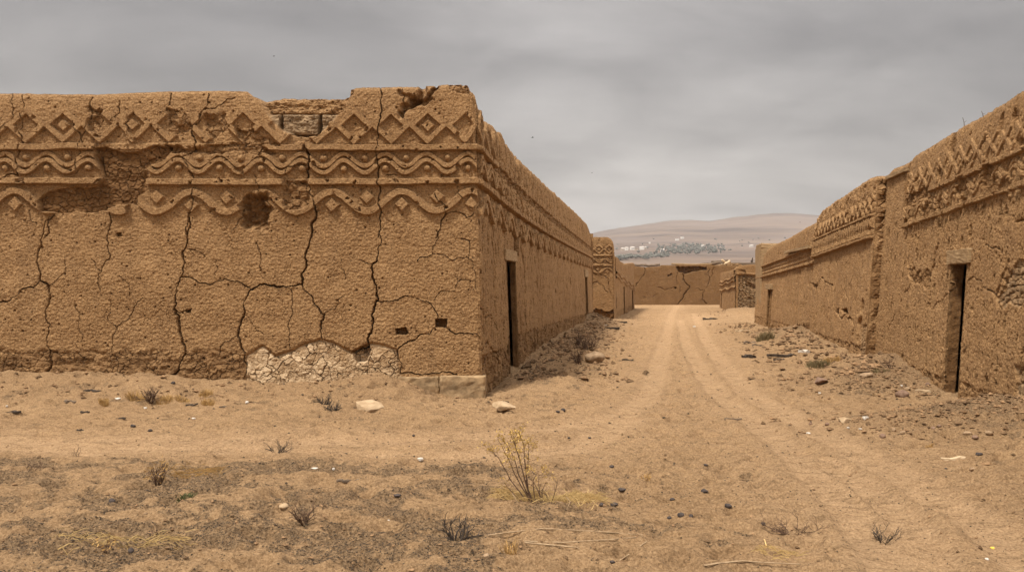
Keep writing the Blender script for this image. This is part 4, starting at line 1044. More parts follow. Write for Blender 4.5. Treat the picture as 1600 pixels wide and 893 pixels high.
def gh(X, Y):
    X = np.atleast_1d(np.asarray(X, float)); Y = np.atleast_1d(np.asarray(Y, float))
    z = gh0(X, Y)
    near_ = sst(90, 40, np.hypot(X, Y))
    z = z + near_ * (.05 * fbm(X * .45, Y * .45, 404, 3) + .045 * fbm(X * 1.3, Y * 1.7, 405, 3))
    d, al, wh = track_field(X, Y)
    w = np.array(TW)[wh]; w = w * (1 + .2 * fbm(al * .8, wh * 3.0, 406, 2)); r = d / w
    z = z + near_ * (-.030 * (1 - sst(.55, 1.15, r)) + .016 * np.exp(-((r - 1.35) / .35) ** 2))
    tread = (1 - sst(.75, 1.0, r)) * np.sin(al * 2 * math.pi / .085 + 1.2 * np.sign(np.sin(al * 3)) * r) * sst(-.3, .3, fbm(al * .5, wh * 5.0, 407, 2) + .12)
    z = z + near_ * .007 * tread
    soft = sst(.8, 2.2, r)
    f1, f2, cid = worley(X * 2.6 + .3 * fbm(X * 2, Y * 2, 408, 2), Y * 2.9, 409)
    z = z - near_ * (.010 + .036 * soft) * ((1 - sst(.16, .40, f1)) - .35 * np.exp(-((f1 - .46) / .09) ** 2)) * (cid > .3)
    g1, g2, gid = worley(X * 6.2 + .4 * fbm(X * 4, Y * 4, 418, 2), Y * 7.5, 419)
    z = z - near_ * (.003 + .016 * soft) * (1 - sst(.14, .44, g1)) * (gid > .45)
    z = z + near_ * ((.011 + .026 * soft) * fbm(X * 3.6, Y * 6.5, 410, 4) + (.006 + .010 * soft) * fbm(X * 13, Y * 24, 411, 3))
    return z
def crust(X, Y):
    """where dark gravelly crust lies on the sand, 0..1"""
    n = fbm(X * 1.0 + .5 * fbm(X * 3, Y * 3, 421, 2), Y * 1.9 + .4 * fbm(X * 3 + 7, Y * 3, 422, 2), 423, 5) + .35 * fbm(X * 5.5, Y * 9, 424, 4)
    b = -.50 + .64 * sst(7.9, 7.1, Y + .3 * fbm(X * 1.2, Y * 0, 425, 3)) * sst(1.3, -.9, X + .4 * fbm(X * 0, Y * 1.4, 426, 2))
    b = b + .28 * np.exp(-((X - 1.0) / .9) ** 2 - ((Y - 6.9) / .5) ** 2) + .45 * np.exp(-((X - 1.55) / .5) ** 2 - ((Y - 4.95) / .45) ** 2) + .30 * np.exp(-((X - 1.5) / .5) ** 2 - ((Y - 6.6) / .3) ** 2)
    b = b + .50 * np.exp(-((X - 5.7) / 1.5) ** 2 - ((Y - 9.7) / .7) ** 2) + .48 * np.exp(-((X - 6.0) / 1.2) ** 2 - ((Y - 13.4) / .9) ** 2) + .35 * np.exp(-((X + 6.2) / 2.5) ** 2 - ((Y - 11.7) / .35) ** 2)
    b = b + .22 * np.exp(-((X - .9) / .9) ** 2 - ((Y - 14.2) / 1.2) ** 2) + .15 * np.exp(-((X - 2.6) / .7) ** 2 - ((Y - 26) / 6) ** 2) + .4 * np.exp(-((X - 8.6) / .9) ** 2 - ((Y - 25) / 4) ** 2)
    d, al, wh = track_field(X, Y)
    b = b - .4 * (1 - sst(.2, .7, d))
    return sst(-.05, .16, n + b + .12 * fbm(X * 14, Y * 26, 427, 2))
xs = np.concatenate([-np.array([9000, 6000, 4000, 2500, 1500, 900, 500, 300, 180, 110, 70, 50]), axis(-38, -14, lambda x: .6)[:-1], axis(-14, -9.2, .14)[:-1], axis(-9.2, -3.6, .034)[:-1], axis(-3.6, 3.8, .0165)[:-1], axis(3.8, 8.5, .03)[:-1], axis(8.5, 16, .09)[:-1], axis(16, 40, .6), np.array([50, 70, 110, 180, 300, 500, 900, 1500, 2500, 4000, 6000, 9000])])
ys = np.concatenate([-np.array([300, 150, 80, 40, 20, 10, 5, 2]), axis(0, 3.9, .15)[:-1], axis(3.9, 85, lambda y: .0135 * (y / 4.5) ** 1.25), np.array([100, 130, 180, 260, 400, 700, 1200, 2000, 3200, 5000, 7500, 9500])])
GX, GY = np.meshgrid(xs, ys, indexing='ij')
GZ = np.where(np.hypot(GX, GY) < 100, 0, 0.0); near_m = (np.abs(GX) < 45) & (GY > -1) & (GY < 95)
GZ[near_m] = gh(GX[near_m], GY[near_m])
nx, ny = GX.shape
P = np.stack([GX, GY, GZ], -1)
tu = np.gradient(P, axis=0); tv = np.gradient(P, axis=1); nrm = np.cross(tu, tv); nrm /= np.linalg.norm(nrm, axis=-1, keepdims=True)
Mk = np.zeros((nx, ny, 4)); Mk[near_m, 1] = crust(GX[near_m], GY[near_m])
d, al, wh = track_field(GX[near_m], GY[near_m])
wide = 1 - sst(.45, 1.1, d + .25 * fbm(GX[near_m] * .9, GY[near_m] * .9, 430, 3))
packed = 1 - sst(.7, 1.2, d / np.array(TW)[wh])
Mk[near_m, 0] = np.clip(.40 * wide + .62 * packed, 0, 1)
rubm = 0
for (hx, hy, ax, ay, hz) in HEAPS[:7]: rubm = rubm + np.exp(-((GX - hx) / (ax * 1.1)) ** 2 - ((GY - hy) / (ay * 1.1)) ** 2)
Mk[..., 2] = np.clip(rubm, 0, 1)
idx = np.arange(nx * ny).reshape(nx, ny)
Fq = np.stack([idx[:-1, :-1], idx[1:, :-1], idx[1:, 1:], idx[:-1, 1:]], -1)
road = np.zeros((nx, ny), bool); road[near_m] = wide > .5
fr_ = road[:-1, :-1]
def ground_material():
    m, t, b = nt_new('sand'); q = N(t)
    vec = q.n('ShaderNodeTexCoord').outputs['Object']
    att = q.n('ShaderNodeAttribute', attribute_name='mask'); sep = q.n('ShaderNodeSeparateColor'); t.links.new(att.outputs['Color'], sep.inputs[0])
    big = q.noise(vec, .6, 5, .6); mid = q.noise(vec, 3.5, 5, .65); fine = q.noise(vec, 55, 4, .75)
    col = q.mix(q.rng(big, .36, .64), (.255, .148, .068), (.36, .22, .108))
    col = q.mix(q.rng(mid, .48, .72, 0, .6), col, (.145, .079, .034))
    col = q.mix(q.math('MULTIPLY', sep.outputs[0], .9), col, q.mix(q.rng(mid, .35, .65), (.39, .24, .124), (.475, .305, .165)))
    col = q.mix(q.math('MULTIPLY', sep.outputs[2], .75), col, q.mix(q.rng(mid, .35, .65), (.085, .045, .020), (.17, .096, .044)))
    dk = q.mix(q.rng(fine, .35, .65), (.034, .020, .011), (.094, .056, .029))
    col = q.mix(q.math('MULTIPLY', sep.outputs[1], q.rng(q.noise(vec, 14, 5, .75), .36, .50)), col, dk)
    col = q.mix(q.rng(q.noise(q.mapping(vec, (.8, 1.5, 1)), 9, 5, .7), .5, .72, 0, .55), col, (.135, .075, .034))
    shade_stk = q.noise(q.mapping(vec, (1.0, 4.2, 1)), 3.4, 6, .72, .5)  # dark streaks painted in for the shadows of footprints and ripples
    col = q.mix(q.rng(shade_stk, .52, .62, 0, .72), col, (.125, .07, .032))
    col = q.mix(q.rng(fine, .36, .64), q.mix(.4, col, (.10, .055, .025)), q.mix(.4, col, (.60, .40, .22)))
    far = q.n('ShaderNodeSeparateXYZ'); t.links.new(vec, far.inputs[0])
    col = q.mix(q.rng(far.outputs[1], 90, 260), col, q.mix(q.rng(q.noise(vec, .004, 4, .6), .4, .6), (.22, .145, .085), (.29, .195, .118)))
    t.links.new(col, b.inputs['Base Color'])
    n1 = q.bump(q.noise(q.mapping(vec, (1, 1.4, 1)), 14, 6, .74), 1.0, .05); n2 = q.bump(fine, .9, .012, n1)
    t.links.new(n2, b.inputs['Normal'])
    return m
M_SAND = ground_material()
Pv, Nv, Mv = P.reshape(-1, 3), nrm.reshape(-1, 3), Mk.reshape(-1, 4)
tag(link('ground', submesh('ground', Pv, Fq[~fr_], {'mask': Mv}, True, Nv), M_SAND), kind='structure', label='dry sandy ground with drifts against the walls and dark gravelly crust')
tag(link('dirt_road', submesh('dirt_road', Pv, Fq[fr_], {'mask': Mv}, True, Nv), M_SAND), kind='structure', label='pale wheel tracks running up the street and across in front of it')

def gz(x, y):
    """height of the built ground sheet"""
    i = min(max(int(np.searchsorted(xs, x)) - 1, 0), nx - 2); j = min(max(int(np.searchsorted(ys, y)) - 1, 0), ny - 2)
    a = (x - xs[i]) / (xs[i + 1] - xs[i]); b_ = (y - ys[j]) / (ys[j + 1] - ys[j])
    return float((GZ[i, j] * (1 - a) + GZ[i + 1, j] * a) * (1 - b_) + (GZ[i, j + 1] * (1 - a) + GZ[i + 1, j + 1] * a) * b_)
def at(px, py):
    """the ground point seen at a place of the photograph"""
    z = 0.0
    for _ in range(12):
        x, y = gxy(px, py, z); z = .5 * z + .5 * gz(x, y)
    return Vector((x, y, gz(x, y)))

# ------------------------------------------------------------------ loose grains that nobody could count
OCT = np.array([(1, 0, 0), (-1, 0, 0), (0, 1, 0), (0, -1, 0), (0, 0, 1), (0, 0, -1)], float)
OCF = np.array([(0, 2, 4), (2, 1, 4), (1, 3, 4), (3, 0, 4), (2, 0, 5), (1, 2, 5), (3, 1, 5), (0, 3, 5)])
def grains(name, X, Y, rad, mat, seed, flat=.65, label=None):
    rg = np.random.default_rng(seed); n = len(X); Z = gh(X, Y)
    a = rg.uniform(0, 6.28, n); sx = rad * rg.uniform(.7, 1.5, n); sy = rad * rg.uniform(.7, 1.2, n); sz = rad * flat * rg.uniform(.6, 1.3, n)
    V = OCT[None] * (1 + rg.uniform(-.3, .3, (n, 6, 1))) + rg.uniform(-.22, .22, (n, 6, 3))
    V = V * np.stack([sx, sy, sz], -1)[:, None, :]
    ca, sa = np.cos(a)[:, None], np.sin(a)[:, None]
    x = V[..., 0] * ca - V[..., 1] * sa + X[:, None]; y = V[..., 0] * sa + V[..., 1] * ca + Y[:, None]; z = V[..., 2] + (Z + sz * .35)[:, None]
    Vv = np.stack([x, y, z], -1).reshape(-1, 3); Ff = (OCF[None] + (np.arange(n) * 6)[:, None, None]).reshape(-1, 3)
    return tag(link(name, np_mesh(name, Vv, Ff), mat), kind='stuff', label=label)
rg = np.random.default_rng(7)
def pick(n, x0, x1, y0, y1, dens, py=2.0):
    u = rg.uniform(0, 1, n); Y = (y0 ** (1 - py) + u * (y1 ** (1 - py) - y0 ** (1 - py))) ** (1 / (1 - py))
    X = rg.uniform(x0, x1, n) * np.minimum(Y / y1, 1) * 1.02
    k = rg.uniform(0, 1, n) < dens(X, Y)
    return X[k], Y[k]
inside = lambda X, Y: ((Y < 12.6) | ((X - C[0]) * N2[0] + (Y - C[1]) * N2[1] > .1)) & ((X - RO[0]) * RN[0] + (Y - RO[1]) * RN[1] > .1)
X, Y = pick(170000, -6.6, 6.6, 4.3, 9.2, lambda X, Y: (crust(X, Y) ** 1.5 * .75 + .03))
grains('gravel', X, Y, .0022 + .0048 * rg.power(.35, len(X)), M_GRAVEL, 1, label='fine dark gravel lying in patches on the foreground sand')
X, Y = pick(16000, -12, 12, 4.3, 16, lambda X, Y: (.30 + .7 * crust(X, Y)) * inside(X, Y))
grains('pebbles', X, Y, .003 + .015 * rg.power(.16, len(X)), M_RUBBLE, 2, label='small pebbles and crumbs of mud scattered over the sand')
X, Y = pick(20000, -22, 26, 6, 48, lambda X, Y: (.35 + .65 * crust(X, Y)) * inside(X, Y))
k = np.full(len(X), 1.0)
grains('dark_gravel', X, Y, np.clip(Y / 15, .25, 1) * (.004 + .022 * rg.power(.2, len(X))) if True else .022 * rg.power(.35, len(X)), M_GRAVEL, 3, label='dark crumbs scattered along the street')
RX, RY = [], []
for (hx, hy, ax, ay, n) in ((5.6, 9.7, 1.5, .8, 1700), (6.2, 13.3, 1.3, 1.0, 1100), (7.3, 15.4, .8, .8, 160), (13.4, 45.3, 2.0, 1.3, 420), (16, 49, 2.5, 3, 150), (3.3, 34.5, 1.0, 2.5, 120), (8.5, 24, 1, 3, 160), (-5.5, 11.7, 3, .35, 220), (1.5, 16.5, .6, 3, 150), (.6, 14.6, .35, .7, 160)):
    RX.append(rg.normal(hx, ax * .62, n)); RY.append(rg.normal(hy, ay * .62, n))
for (s0, s1, n) in ((1.5, 8, 420), (6, 14, 520), (12, 23.5, 420)):
    s_ = rg.uniform(s0, s1, n); d_ = .12 + np.abs(rg.normal(0, .75, n)); RX.append(C[0] + DL[0] * s_ + N2[0] * d_); RY.append(C[1] + DL[1] * s_ + N2[1] * d_)
for (s0, s1, n) in ((7, 13, 260), (13, 22, 520), (20, 35, 460)):
    s_ = rg.uniform(s0, s1, n); d_ = .3 + np.abs(rg.normal(0, .8, n)); RX.append(RO[0] + RD[0] * s_ + RN[0] * d_); RY.append(RO[1] + RD[1] * s_ + RN[1] * d_)
s_ = rg.uniform(-9, 0, 420); RX.append(s_); RY.append(12.62 - np.abs(rg.normal(0, .5, 420)))
RX = np.concatenate(RX); RY = np.concatenate(RY); k = inside(RX, RY); RX, RY = RX[k], RY[k]
grains('rubble', RX, RY, (.008 + .034 * rg.power(.35, len(RX))) * np.where(RY > 14, 2.2, 1), M_RUBBLE, 4, label='broken mud and stone crumbs heaped along the walls')

# ================================================================== stones and scraps one can point at
def rock_mesh(name, sx, sy, sz, seed, angular=.5, sub=3):
    bm = bmesh.new(); bmesh.ops.create_icosphere(bm, subdivisions=sub, radius=1.0)
    P = np.array([v.co[:] for v in bm.verts]); rr = np.random.default_rng(seed)
    k = 1 + .22 * fbm(P[:, 0] * 1.2 + P[:, 2] * .7, P[:, 1] * 1.2 - P[:, 2] * .5, seed, 3)
    P = P * k[:, None]
    for _ in range(int(4 + 10 * angular)):
        n = rr.normal(size=3); n[2] *= .8; n /= np.linalg.norm(n); dd_ = rr.uniform(.62, .9)
        P = P - np.maximum(P @ n - dd_ * (1 if angular < .6 else .86), 0)[:, None] * n * (.55 + .45 * angular if angular < .6 else 1.0)
    if angular > .8:      # slab: flat top and bottom
        P[:, 2] = np.clip(P[:, 2], -.5, .45) * 1.6 + .05 * fbm(P[:, 0] * 3, P[:, 1] * 3, seed, 3)
    P = P + .03 * fbm(P[:, 0] * 5 + P[:, 2] * 3, P[:, 1] * 5, seed + 1, 3)[:, None]
    P *= (sx, sy, sz)
    for v, p in zip(bm.verts, P): v.co = p
    me = bpy.data.meshes.new(name); bm.to_mesh(me); bm.free()
    for p in me.polygons: p.use_smooth = angular < .6
    return me
_seed = [500]
def stone(px, py, w, h, mat, label, name='stone', cat='stone', group=None, ang=.5, depth=None, rot=None, sink=.25, tilt=0):
    """py: the photograph row of its foot"""
    _seed[0] += 1; p = at(px, py); k = p.y / F; sx = w * k / 2; sz = h * k / 2
    sy = depth if depth is not None else sx * .8
    if mat in (M_WHITE, M_YELLOW): name = 'litter_scrap'; w *= .8; h *= .8
    o = tag(link(name, rock_mesh(name, sx, sy, sz, _seed[0], ang), mat), label, cat, group)
    o.location = (p.x, p.y + sy * .6, gz(p.x, p.y + sy * .6) + sz * (1 - sink * 2) )
    o.rotation_euler = (tilt, random.Random(_seed[0]).uniform(-.08, .08), rot if rot is not None else random.Random(_seed[0]).uniform(-.5, .5))
    return o
SB = 'larger stones lying by the walls'; PB = 'dark pebbles on the open sand'; RB_ = 'stones on the right rubble heap'
stone(572, 641, 56, 15, M_STONE_PALE, 'pale flat slab lying tilted on the sand below the crazed pale render', 'stone_slab', 'slab', SB, .9, .30, .15, .2, .16)
stone(786, 643, 42, 18, M_STONE_PALE, 'pale angular block on the sand just past the corner foundation stones', 'stone_slab', 'slab', SB, .75, .16, -.2, .2)
stone(929, 566, 32, 20, M_STONE, 'big rounded boulder half dark half pale beside a dry shrub on the street', 'boulder', 'boulder', SB, .35, None, .1, .2)
stone(1285, 600, 24, 13, M_STONE_RED, 'angular brown rock at the end of the rubble bank, farther from the doorway', 'boulder', 'boulder', SB, .7, None, .2, .2)
stone(1356, 589, 22, 9, M_STONE, 'tan rock low against the wall by the leaning building end', 'boulder', 'boulder', SB, .5, None, .1, .2)
stone(1413, 622, 23, 15, M_STONE_RED, 'rounded brown boulder left of the flat pale slab near the doorway', 'boulder', 'boulder', SB, .3, None, 0, .2)
stone(1419, 609, 9, 6, M_STONE, 'small grey stone sitting up behind the rounded brown boulder', 'stone', 'stone', SB, .5)
stone(1448, 614, 30, 7, M_STONE_PALE, 'flat pale slab lying next to the narrow doorway', 'stone_slab', 'slab', SB, .9, .12, .1, .2)
stone(1451, 604, 9, 8, M_STONE_RED, 'small brown stone behind the pale slab by the doorway', 'stone', 'stone', SB)
stone(1551, 632, 18, 11, M_STONE, 'squarish tan stone at the wall foot on the near side of the doorway', 'stone', 'stone', SB, .75, None, .2)
stone(1518, 634, 8, 6, M_STONE, 'small grey stone on top of the rubble heap, left of the squarish tan stone', 'stone', 'stone', RB_)
stone(1519, 641, 8, 5, M_STONE_DARK, 'small dark stone just below the grey one on the rubble heap', 'stone', 'stone', RB_)
stone(1321, 660, 22, 12, M_STONE_PALE, 'pinkish pale rock at the tip of the rubble heap', 'stone', 'stone', RB_, .7)
stone(1354, 656, 12, 8, M_WHITE, 'crumpled white scrap on the rubble heap beside the pinkish pale rock', 'litter', 'litter', None, .9)
stone(1380, 684, 10, 9, M_STONE_RED, 'round brown stone below the rubble heap, lowest at its left end', 'stone', 'stone', RB_, .3)
stone(1398, 674, 8, 8, M_STONE, 'tan upright pebble next to the round brown stone under the heap', 'stone', 'stone', RB_, .4)
stone(1412, 677, 10, 6, M_STONE, 'tan pebble to the side of the upright one on the heap edge', 'stone', 'stone', RB_, .4)
stone(1443, 664, 12, 6, M_STONE_RED, 'reddish flat stone high in the middle of the heap', 'stone', 'stone', RB_, .6)
stone(1459, 664, 8, 5, M_STONE_RED, 'first of two dark red pebbles after the reddish flat stone on the heap', 'stone', 'stone', RB_, .4)
stone(1469, 665, 8, 5, M_STONE_RED, 'second of two dark red pebbles after the reddish flat stone on the heap', 'stone', 'stone', RB_, .4)
stone(1513, 679, 15, 8, M_STONE, 'long tan stone at the heap foot, first of the trio below the doorway', 'stone', 'stone', RB_, .4)
stone(1525, 682, 11, 7, M_STONE_RED, 'brown stone in the middle of the trio at the heap foot', 'stone', 'stone', RB_, .4)
stone(1548, 680, 15, 8, M_STONE, 'pinkish tan stone last of the trio at the heap foot', 'stone', 'stone', RB_, .5)
stone(1531, 711, 11, 6, M_STONE_DARK, 'dark stone on the sand beyond the pale stick', 'stone', 'stone', PB, .4)
stone(1267, 663, 6, 5, M_STONE_RED, 'round dark pebble on open sand, farthest from the rubble heap tip', 'stone', 'stone', PB, .3)
stone(1293, 664, 8, 5, M_STONE_RED, 'dark pebble between the pinkish rock and the round pebble', 'stone', 'stone', PB, .3)
stone(1326, 670, 7, 4, M_WHITE, 'white chip just below the pinkish pale rock', 'litter', 'litter', None, .9)
stone(1345, 670, 6, 3, M_WHITE, 'white flake below the crumpled white scrap', 'litter', 'litter', None, .9)
stone(1264, 677, 8, 3, M_WHITE, 'white flake lying alone on the sand of the street edge', 'litter', 'litter', None, .9)
stone(1281, 615, 7, 4, M_WHITE, 'white chip in front of the angular brown rock', 'litter', 'litter', None, .9)
stone(1409, 603, 5, 3, M_WHITE, 'white chip above the rounded brown boulder', 'litter', 'litter', None, .9)
stone(1478, 733, 4, 3, M_STONE_DARK, 'tiny dark pebble below the pale stick', 'stone', 'stone', PB)
for px, py, w, h, lab in ((972, 771, 13, 6, 'dark pebble on sand level with the foot of the yellow bush, above the other two'), (940, 791, 9, 6, 'small dark pebble first of three past the straw of the yellow bush'),
        (960, 791, 12, 6, 'blue grey pebble beside the small dark one past the yellow bush'), (1051, 783, 9, 5, 'dark pebble alone above the pair of dark stones'), (1065, 807, 12, 8, 'rounder stone of the close pair of dark stones in the foreground'),
        (1080, 806, 8, 7, 'smaller stone of the close pair of dark stones in the foreground'), (1102, 770, 12, 8, 'blue grey stone standing out on sand above the pair'), (1139, 794, 13, 8, 'dark angular stone nearest the track among the foreground stones'),
        (956, 731, 9, 5, 'black flat chip on the pale track above the yellow bush'), (1103, 728, 8, 4, 'black splinter on the pale sand by the track bend'), (921, 685, 6, 3, 'black speck of stone on the cross track nearest the corner blocks'),
        (889, 684, 5, 3, 'tiny black stone on the cross track left of the other black speck'), (173, 791, 13, 9, 'black round stone on the gravelly mound'), (203, 862, 11, 9, 'black stone at the foot of the picture below the dry stem'),
        (234, 674, 8, 5, 'black square stone on the cross track under the grass clumps'), (207, 667, 8, 6, 'grey stone on the cross track left of the black square one'), (646, 682, 5, 4, 'black round pebble on the cross track below the flat pale slab'),
        (880, 641, 9, 7, 'dark lump on the sand past the pale angular block'), (872, 644, 7, 4, 'dark crumb beside the lump past the pale angular block'), (620, 777, 14, 5, 'dark flat chip below the white flake in the gravel'),
        (270, 600, 8, 6, 'dark lump on the drift slope under the damp wall foot'), (1193, 822, 7, 5, 'dark pebble near the sprawling twigs'), (1046, 815, 8, 5, 'small dark stone just below the close pair'),
        (820, 865, 7, 6, 'dark stone near the straw stalks'), (957, 880, 10, 5, 'dark chip at the very front below the straw stalks')):
    stone(px, py, w, h, M_STONE_DARK, lab, 'stone', 'stone', PB, .5)
stone(442, 792, 15, 10, M_STONE_PALE, 'pale pinkish stone on gravel beside the bare twig shrub', 'stone', 'stone', None, .5)
stone(760, 872, 14, 8, M_STONE, 'tan stone on gravel below the black twig stubs', 'stone', 'stone', None, .4)
for px, py, w, h, lab in ((626, 770, 10, 5, 'white flake on the dark gravel above the flat dark chip'), (492, 732, 15, 2, 'pale strip of bone or wood on the gravel near the branch'), (521, 734, 6, 4, 'white chip beside the pale strip'),
        (183, 618, 12, 4, 'white scrap between the dark plank and the brown grass clumps'), (226, 638, 7, 3, 'white flake under the brown grass clumps'), (302, 655, 6, 4, 'white crumb below the grass clump by the drift'), (385, 630, 8, 4, 'white flake near the wall drift, past the last grass clump'),
        (656, 722, 12, 6, 'white sliver lying tilted on the sand below the cross track'), (10, 634, 5, 4, 'white crumb at the edge of the cross track'), (1543, 874, 9, 3, 'white flake at the very front beyond the tread marks'), (607, 816, 6, 3, 'white flake beside the bare shrub hollow'), (945, 486, 9, 3, 'white slab under the broken foot of the relief fronted block'),
        (1085, 511, 5, 4, 'white lump far up the street'), (947, 510, 5, 3, 'white lump beside the dark debris past the near building')):
    stone(px, py, w, h, M_WHITE, lab, 'litter', 'litter', 'white scraps on the ground', .9)
stone(1552, 857, 9, 3, M_YELLOW, 'yellow scrap on the sand beyond the tread marks', 'litter', 'litter', None, .9)
stone(1520, 735, 12, 6, M_STONE, 'blue grey scrap on the sand below the pale stick', 'litter', 'litter', None, .9)

def plank(px, py, w, h, mat, label, rot=0.0, name='plank', cat='plank', group='dark planks and sticks lying about', th=None):
    p = at(px, py); k = p.y / F; L = w * k / math.cos(rot) if abs(rot) < 1.2 else w * k
    m = bmesh.new(); bmesh.ops.create_cube(m, size=1); bmesh.ops.subdivide_edges(m, edges=list(m.edges), cuts=5, use_grid_fill=True)
    sd = int(px * 7 + py); 
    for v in m.verts:
        n = float(fbm(np.array([v.co.x * 4]), np.array([v.co.y * 3 + v.co.z]), sd, 3)[0])
        tp_ = 1 - .35 * abs(v.co.x) * 2 * (.5 + n)
        v.co = (v.co.x * L, v.co.y * (h * k * 1.2) * tp_ + (.06 * L + .5 * h * k) * float(fbm(np.array([v.co.x * 2.2]), np.array([.3]), sd + 4, 2)[0]), v.co.z * max(h * k * .55, .02) * tp_ + .12 * n * h * k + .5 * h * k * float(fbm(np.array([v.co.x * 2.5]), np.array([.7]), sd + 5, 2)[0]))
    me = bpy.data.meshes.new(name); m.to_mesh(me); m.free()
    o = tag(link(name, me, mat), label, cat, group); o.location = (p.x, p.y + h * k * .5, p.z + h * k * .22); o.rotation_euler = (0, random.Random(sd).uniform(-.06, .06), rot)
    return o
plank(145, 616, 28, 6, M_CHAR, 'charred thick plank under the damp wall left of the brown grass clumps', .05)
plank(108, 628, 18, 6, M_WOOD, 'weathered board left of and below the charred thick plank', -.05)
plank(299, 633, 17, 5, M_CHAR, 'short charred stick below the small grass clump at the drift', .1)
plank(351, 634, 22, 5, M_WOOD, 'dark stick pointing away from the last grass clump', -.3)
plank(18, 652, 22, 6, M_CHAR, 'black stick on the cross track at the picture edge', -.12)
plank(132, 644, 14, 4, M_CHAR, 'thin black splinter on the cross track below the boards', -.15)
plank(188, 654, 14, 4, M_CHAR, 'thin black splinter beside the grey stone on the cross track', -.05)
plank(124, 674, 9, 4, M_CHAR, 'short black splinter low on the cross track', .1)
plank(543, 756, 34, 5, M_WOOD, 'brown stick lying on the gravel mound', .0)
plank(1495, 718, 42, 7, M_PALEWOOD, 'pale stick lying on the sand below the rubble heap', -.22)
plank(1222, 557, 50, 7, M_CHAR, 'long charred timber lying at the street edge by the wall foot', .35)
plank(1218, 563, 16, 6, M_CHAR, 'short charred piece in front of the long charred timber', .0)
plank(1172, 559, 22, 8, M_CHAR, 'black crumpled piece on the street left of the long charred timber', .1)
plank(1259, 549, 18, 9, M_WHITE, 'white weathered log at the end of the long charred timber', .5)
plank(956, 514, 22, 6, M_CHAR, 'black timber just past the near building end', -.5)
plank(970, 505, 18, 5, M_CHAR, 'black board at the foot of the relief fronted block', -.4)
plank(1172, 536, 18, 5, M_WOOD, 'brown board up the street near the dark shrub', .1)
plank(1184, 541, 16, 4, M_WOOD, 'low brown board below the dark shrub', .0)
plank(1163, 518, 26, 4, M_PALEWOOD, 'pale board up the street before the stone fronted house', .1)
plank(1110, 500, 26, 6, M_CHAR, 'dark timber at the edge of the far rubble heap', .5)
plank(981, 563, 18, 4, M_CHAR, 'small black stick in the street right of the boulder', .0)
plank(1488, 634, 18, 5, M_CHAR, 'black chip of wood on the heap before the doorway', .1)
plank(858, 565, 16, 4, M_WOOD, 'brown board on the drift along the near building', -.4)
plank(1146, 655, 26, 3, M_WOOD, 'thin brown stick on the sand in the middle of the crossing', -.1)

# ================================================================== dry plants
def P_at(base, px, py, bpx, bpy_, dy=0.0):
    k = base.y / F; return Vector((base.x + (px - bpx) * k, base.y + dy, base.z + (bpy_ - py) * k))
def branch(m, rg_, p, d, L, r, depth, side=2, gnarl=.35, tips=None, zmin=0.0):
    n = 5; pts = [p]; q = p; dd_ = d.normalized()
    for i in range(n):
        dd_ = (dd_ + Vector((rg_.uniform(-1, 1), rg_.uniform(-1, 1), rg_.uniform(-.6, .8))) * gnarl).normalized()
        q = q + dd_ * L / n; pts.append(q)
    m.tube(pts, [max(r * (1 - .7 * i / n), .0008) for i in range(n + 1)], 5 if r > .004 else 3)
    if tips is not None: tips.append((pts[-1], dd_)); tips.append((pts[-2], dd_))
    if depth > 0:
        for _ in range(side + rg_.randint(0, 1)):
            i = rg_.randint(1, n - 1)
            d2 = (dd_ + Vector((rg_.uniform(-1, 1), rg_.uniform(-1, 1), rg_.uniform(-.1, .9)))).normalized()
            branch(m, rg_, pts[i], d2, L * rg_.uniform(.35, .65), r * .6, depth - 1, side, gnarl, tips)
def shrub(px, py, wpx, hpx, label, seed, mat=None, n=6, r=.006, depth=2, spread=1.0, gnarl=.5, side=2, name='dry_shrub', cat='shrub', group='dry shrubs', leaf=None, nleaf=0):
    rg_ = random.Random(seed); b = at(px, py); k = b.y / F; m = MB(); tips = []
    for i in range(int(n * 1.7)):
        a = rg_.uniform(0, 6.28); H = hpx * k * rg_.uniform(.45, .85) * (1 if spread <= 1.3 else .55); sp = wpx * k * .5 * min(spread, 1.3) / spread
        d_ = Vector((math.cos(a) * sp * spread * rg_.uniform(.3, 1), math.sin(a) * sp * spread * rg_.uniform(.3, 1), H))
        branch(m, rg_, b + Vector((math.cos(a), math.sin(a), 0)) * sp * .12 - Vector((0, 0, .01)), d_, d_.length, r, depth, side, gnarl, tips)
    e = empty(name, b, label, cat, group)
    m.build('branches', mat or M_TWIG, e)
    if leaf is not None:
        lm = MB()
        for _ in range(nleaf):
            t, d_ = rg_.choice(tips); q = t + Vector((rg_.gauss(0, 1), rg_.gauss(0, 1), rg_.gauss(0, 1))) * .012
            s_ = rg_.uniform(.004, .010); lm.blade(q, q + Vector((rg_.uniform(-1, 1), rg_.uniform(-1, 1), rg_.uniform(-.3, 1))).normalized() * s_ * 2.6, s_ * .5)
        lm.build('leaves', leaf, e)
    return e
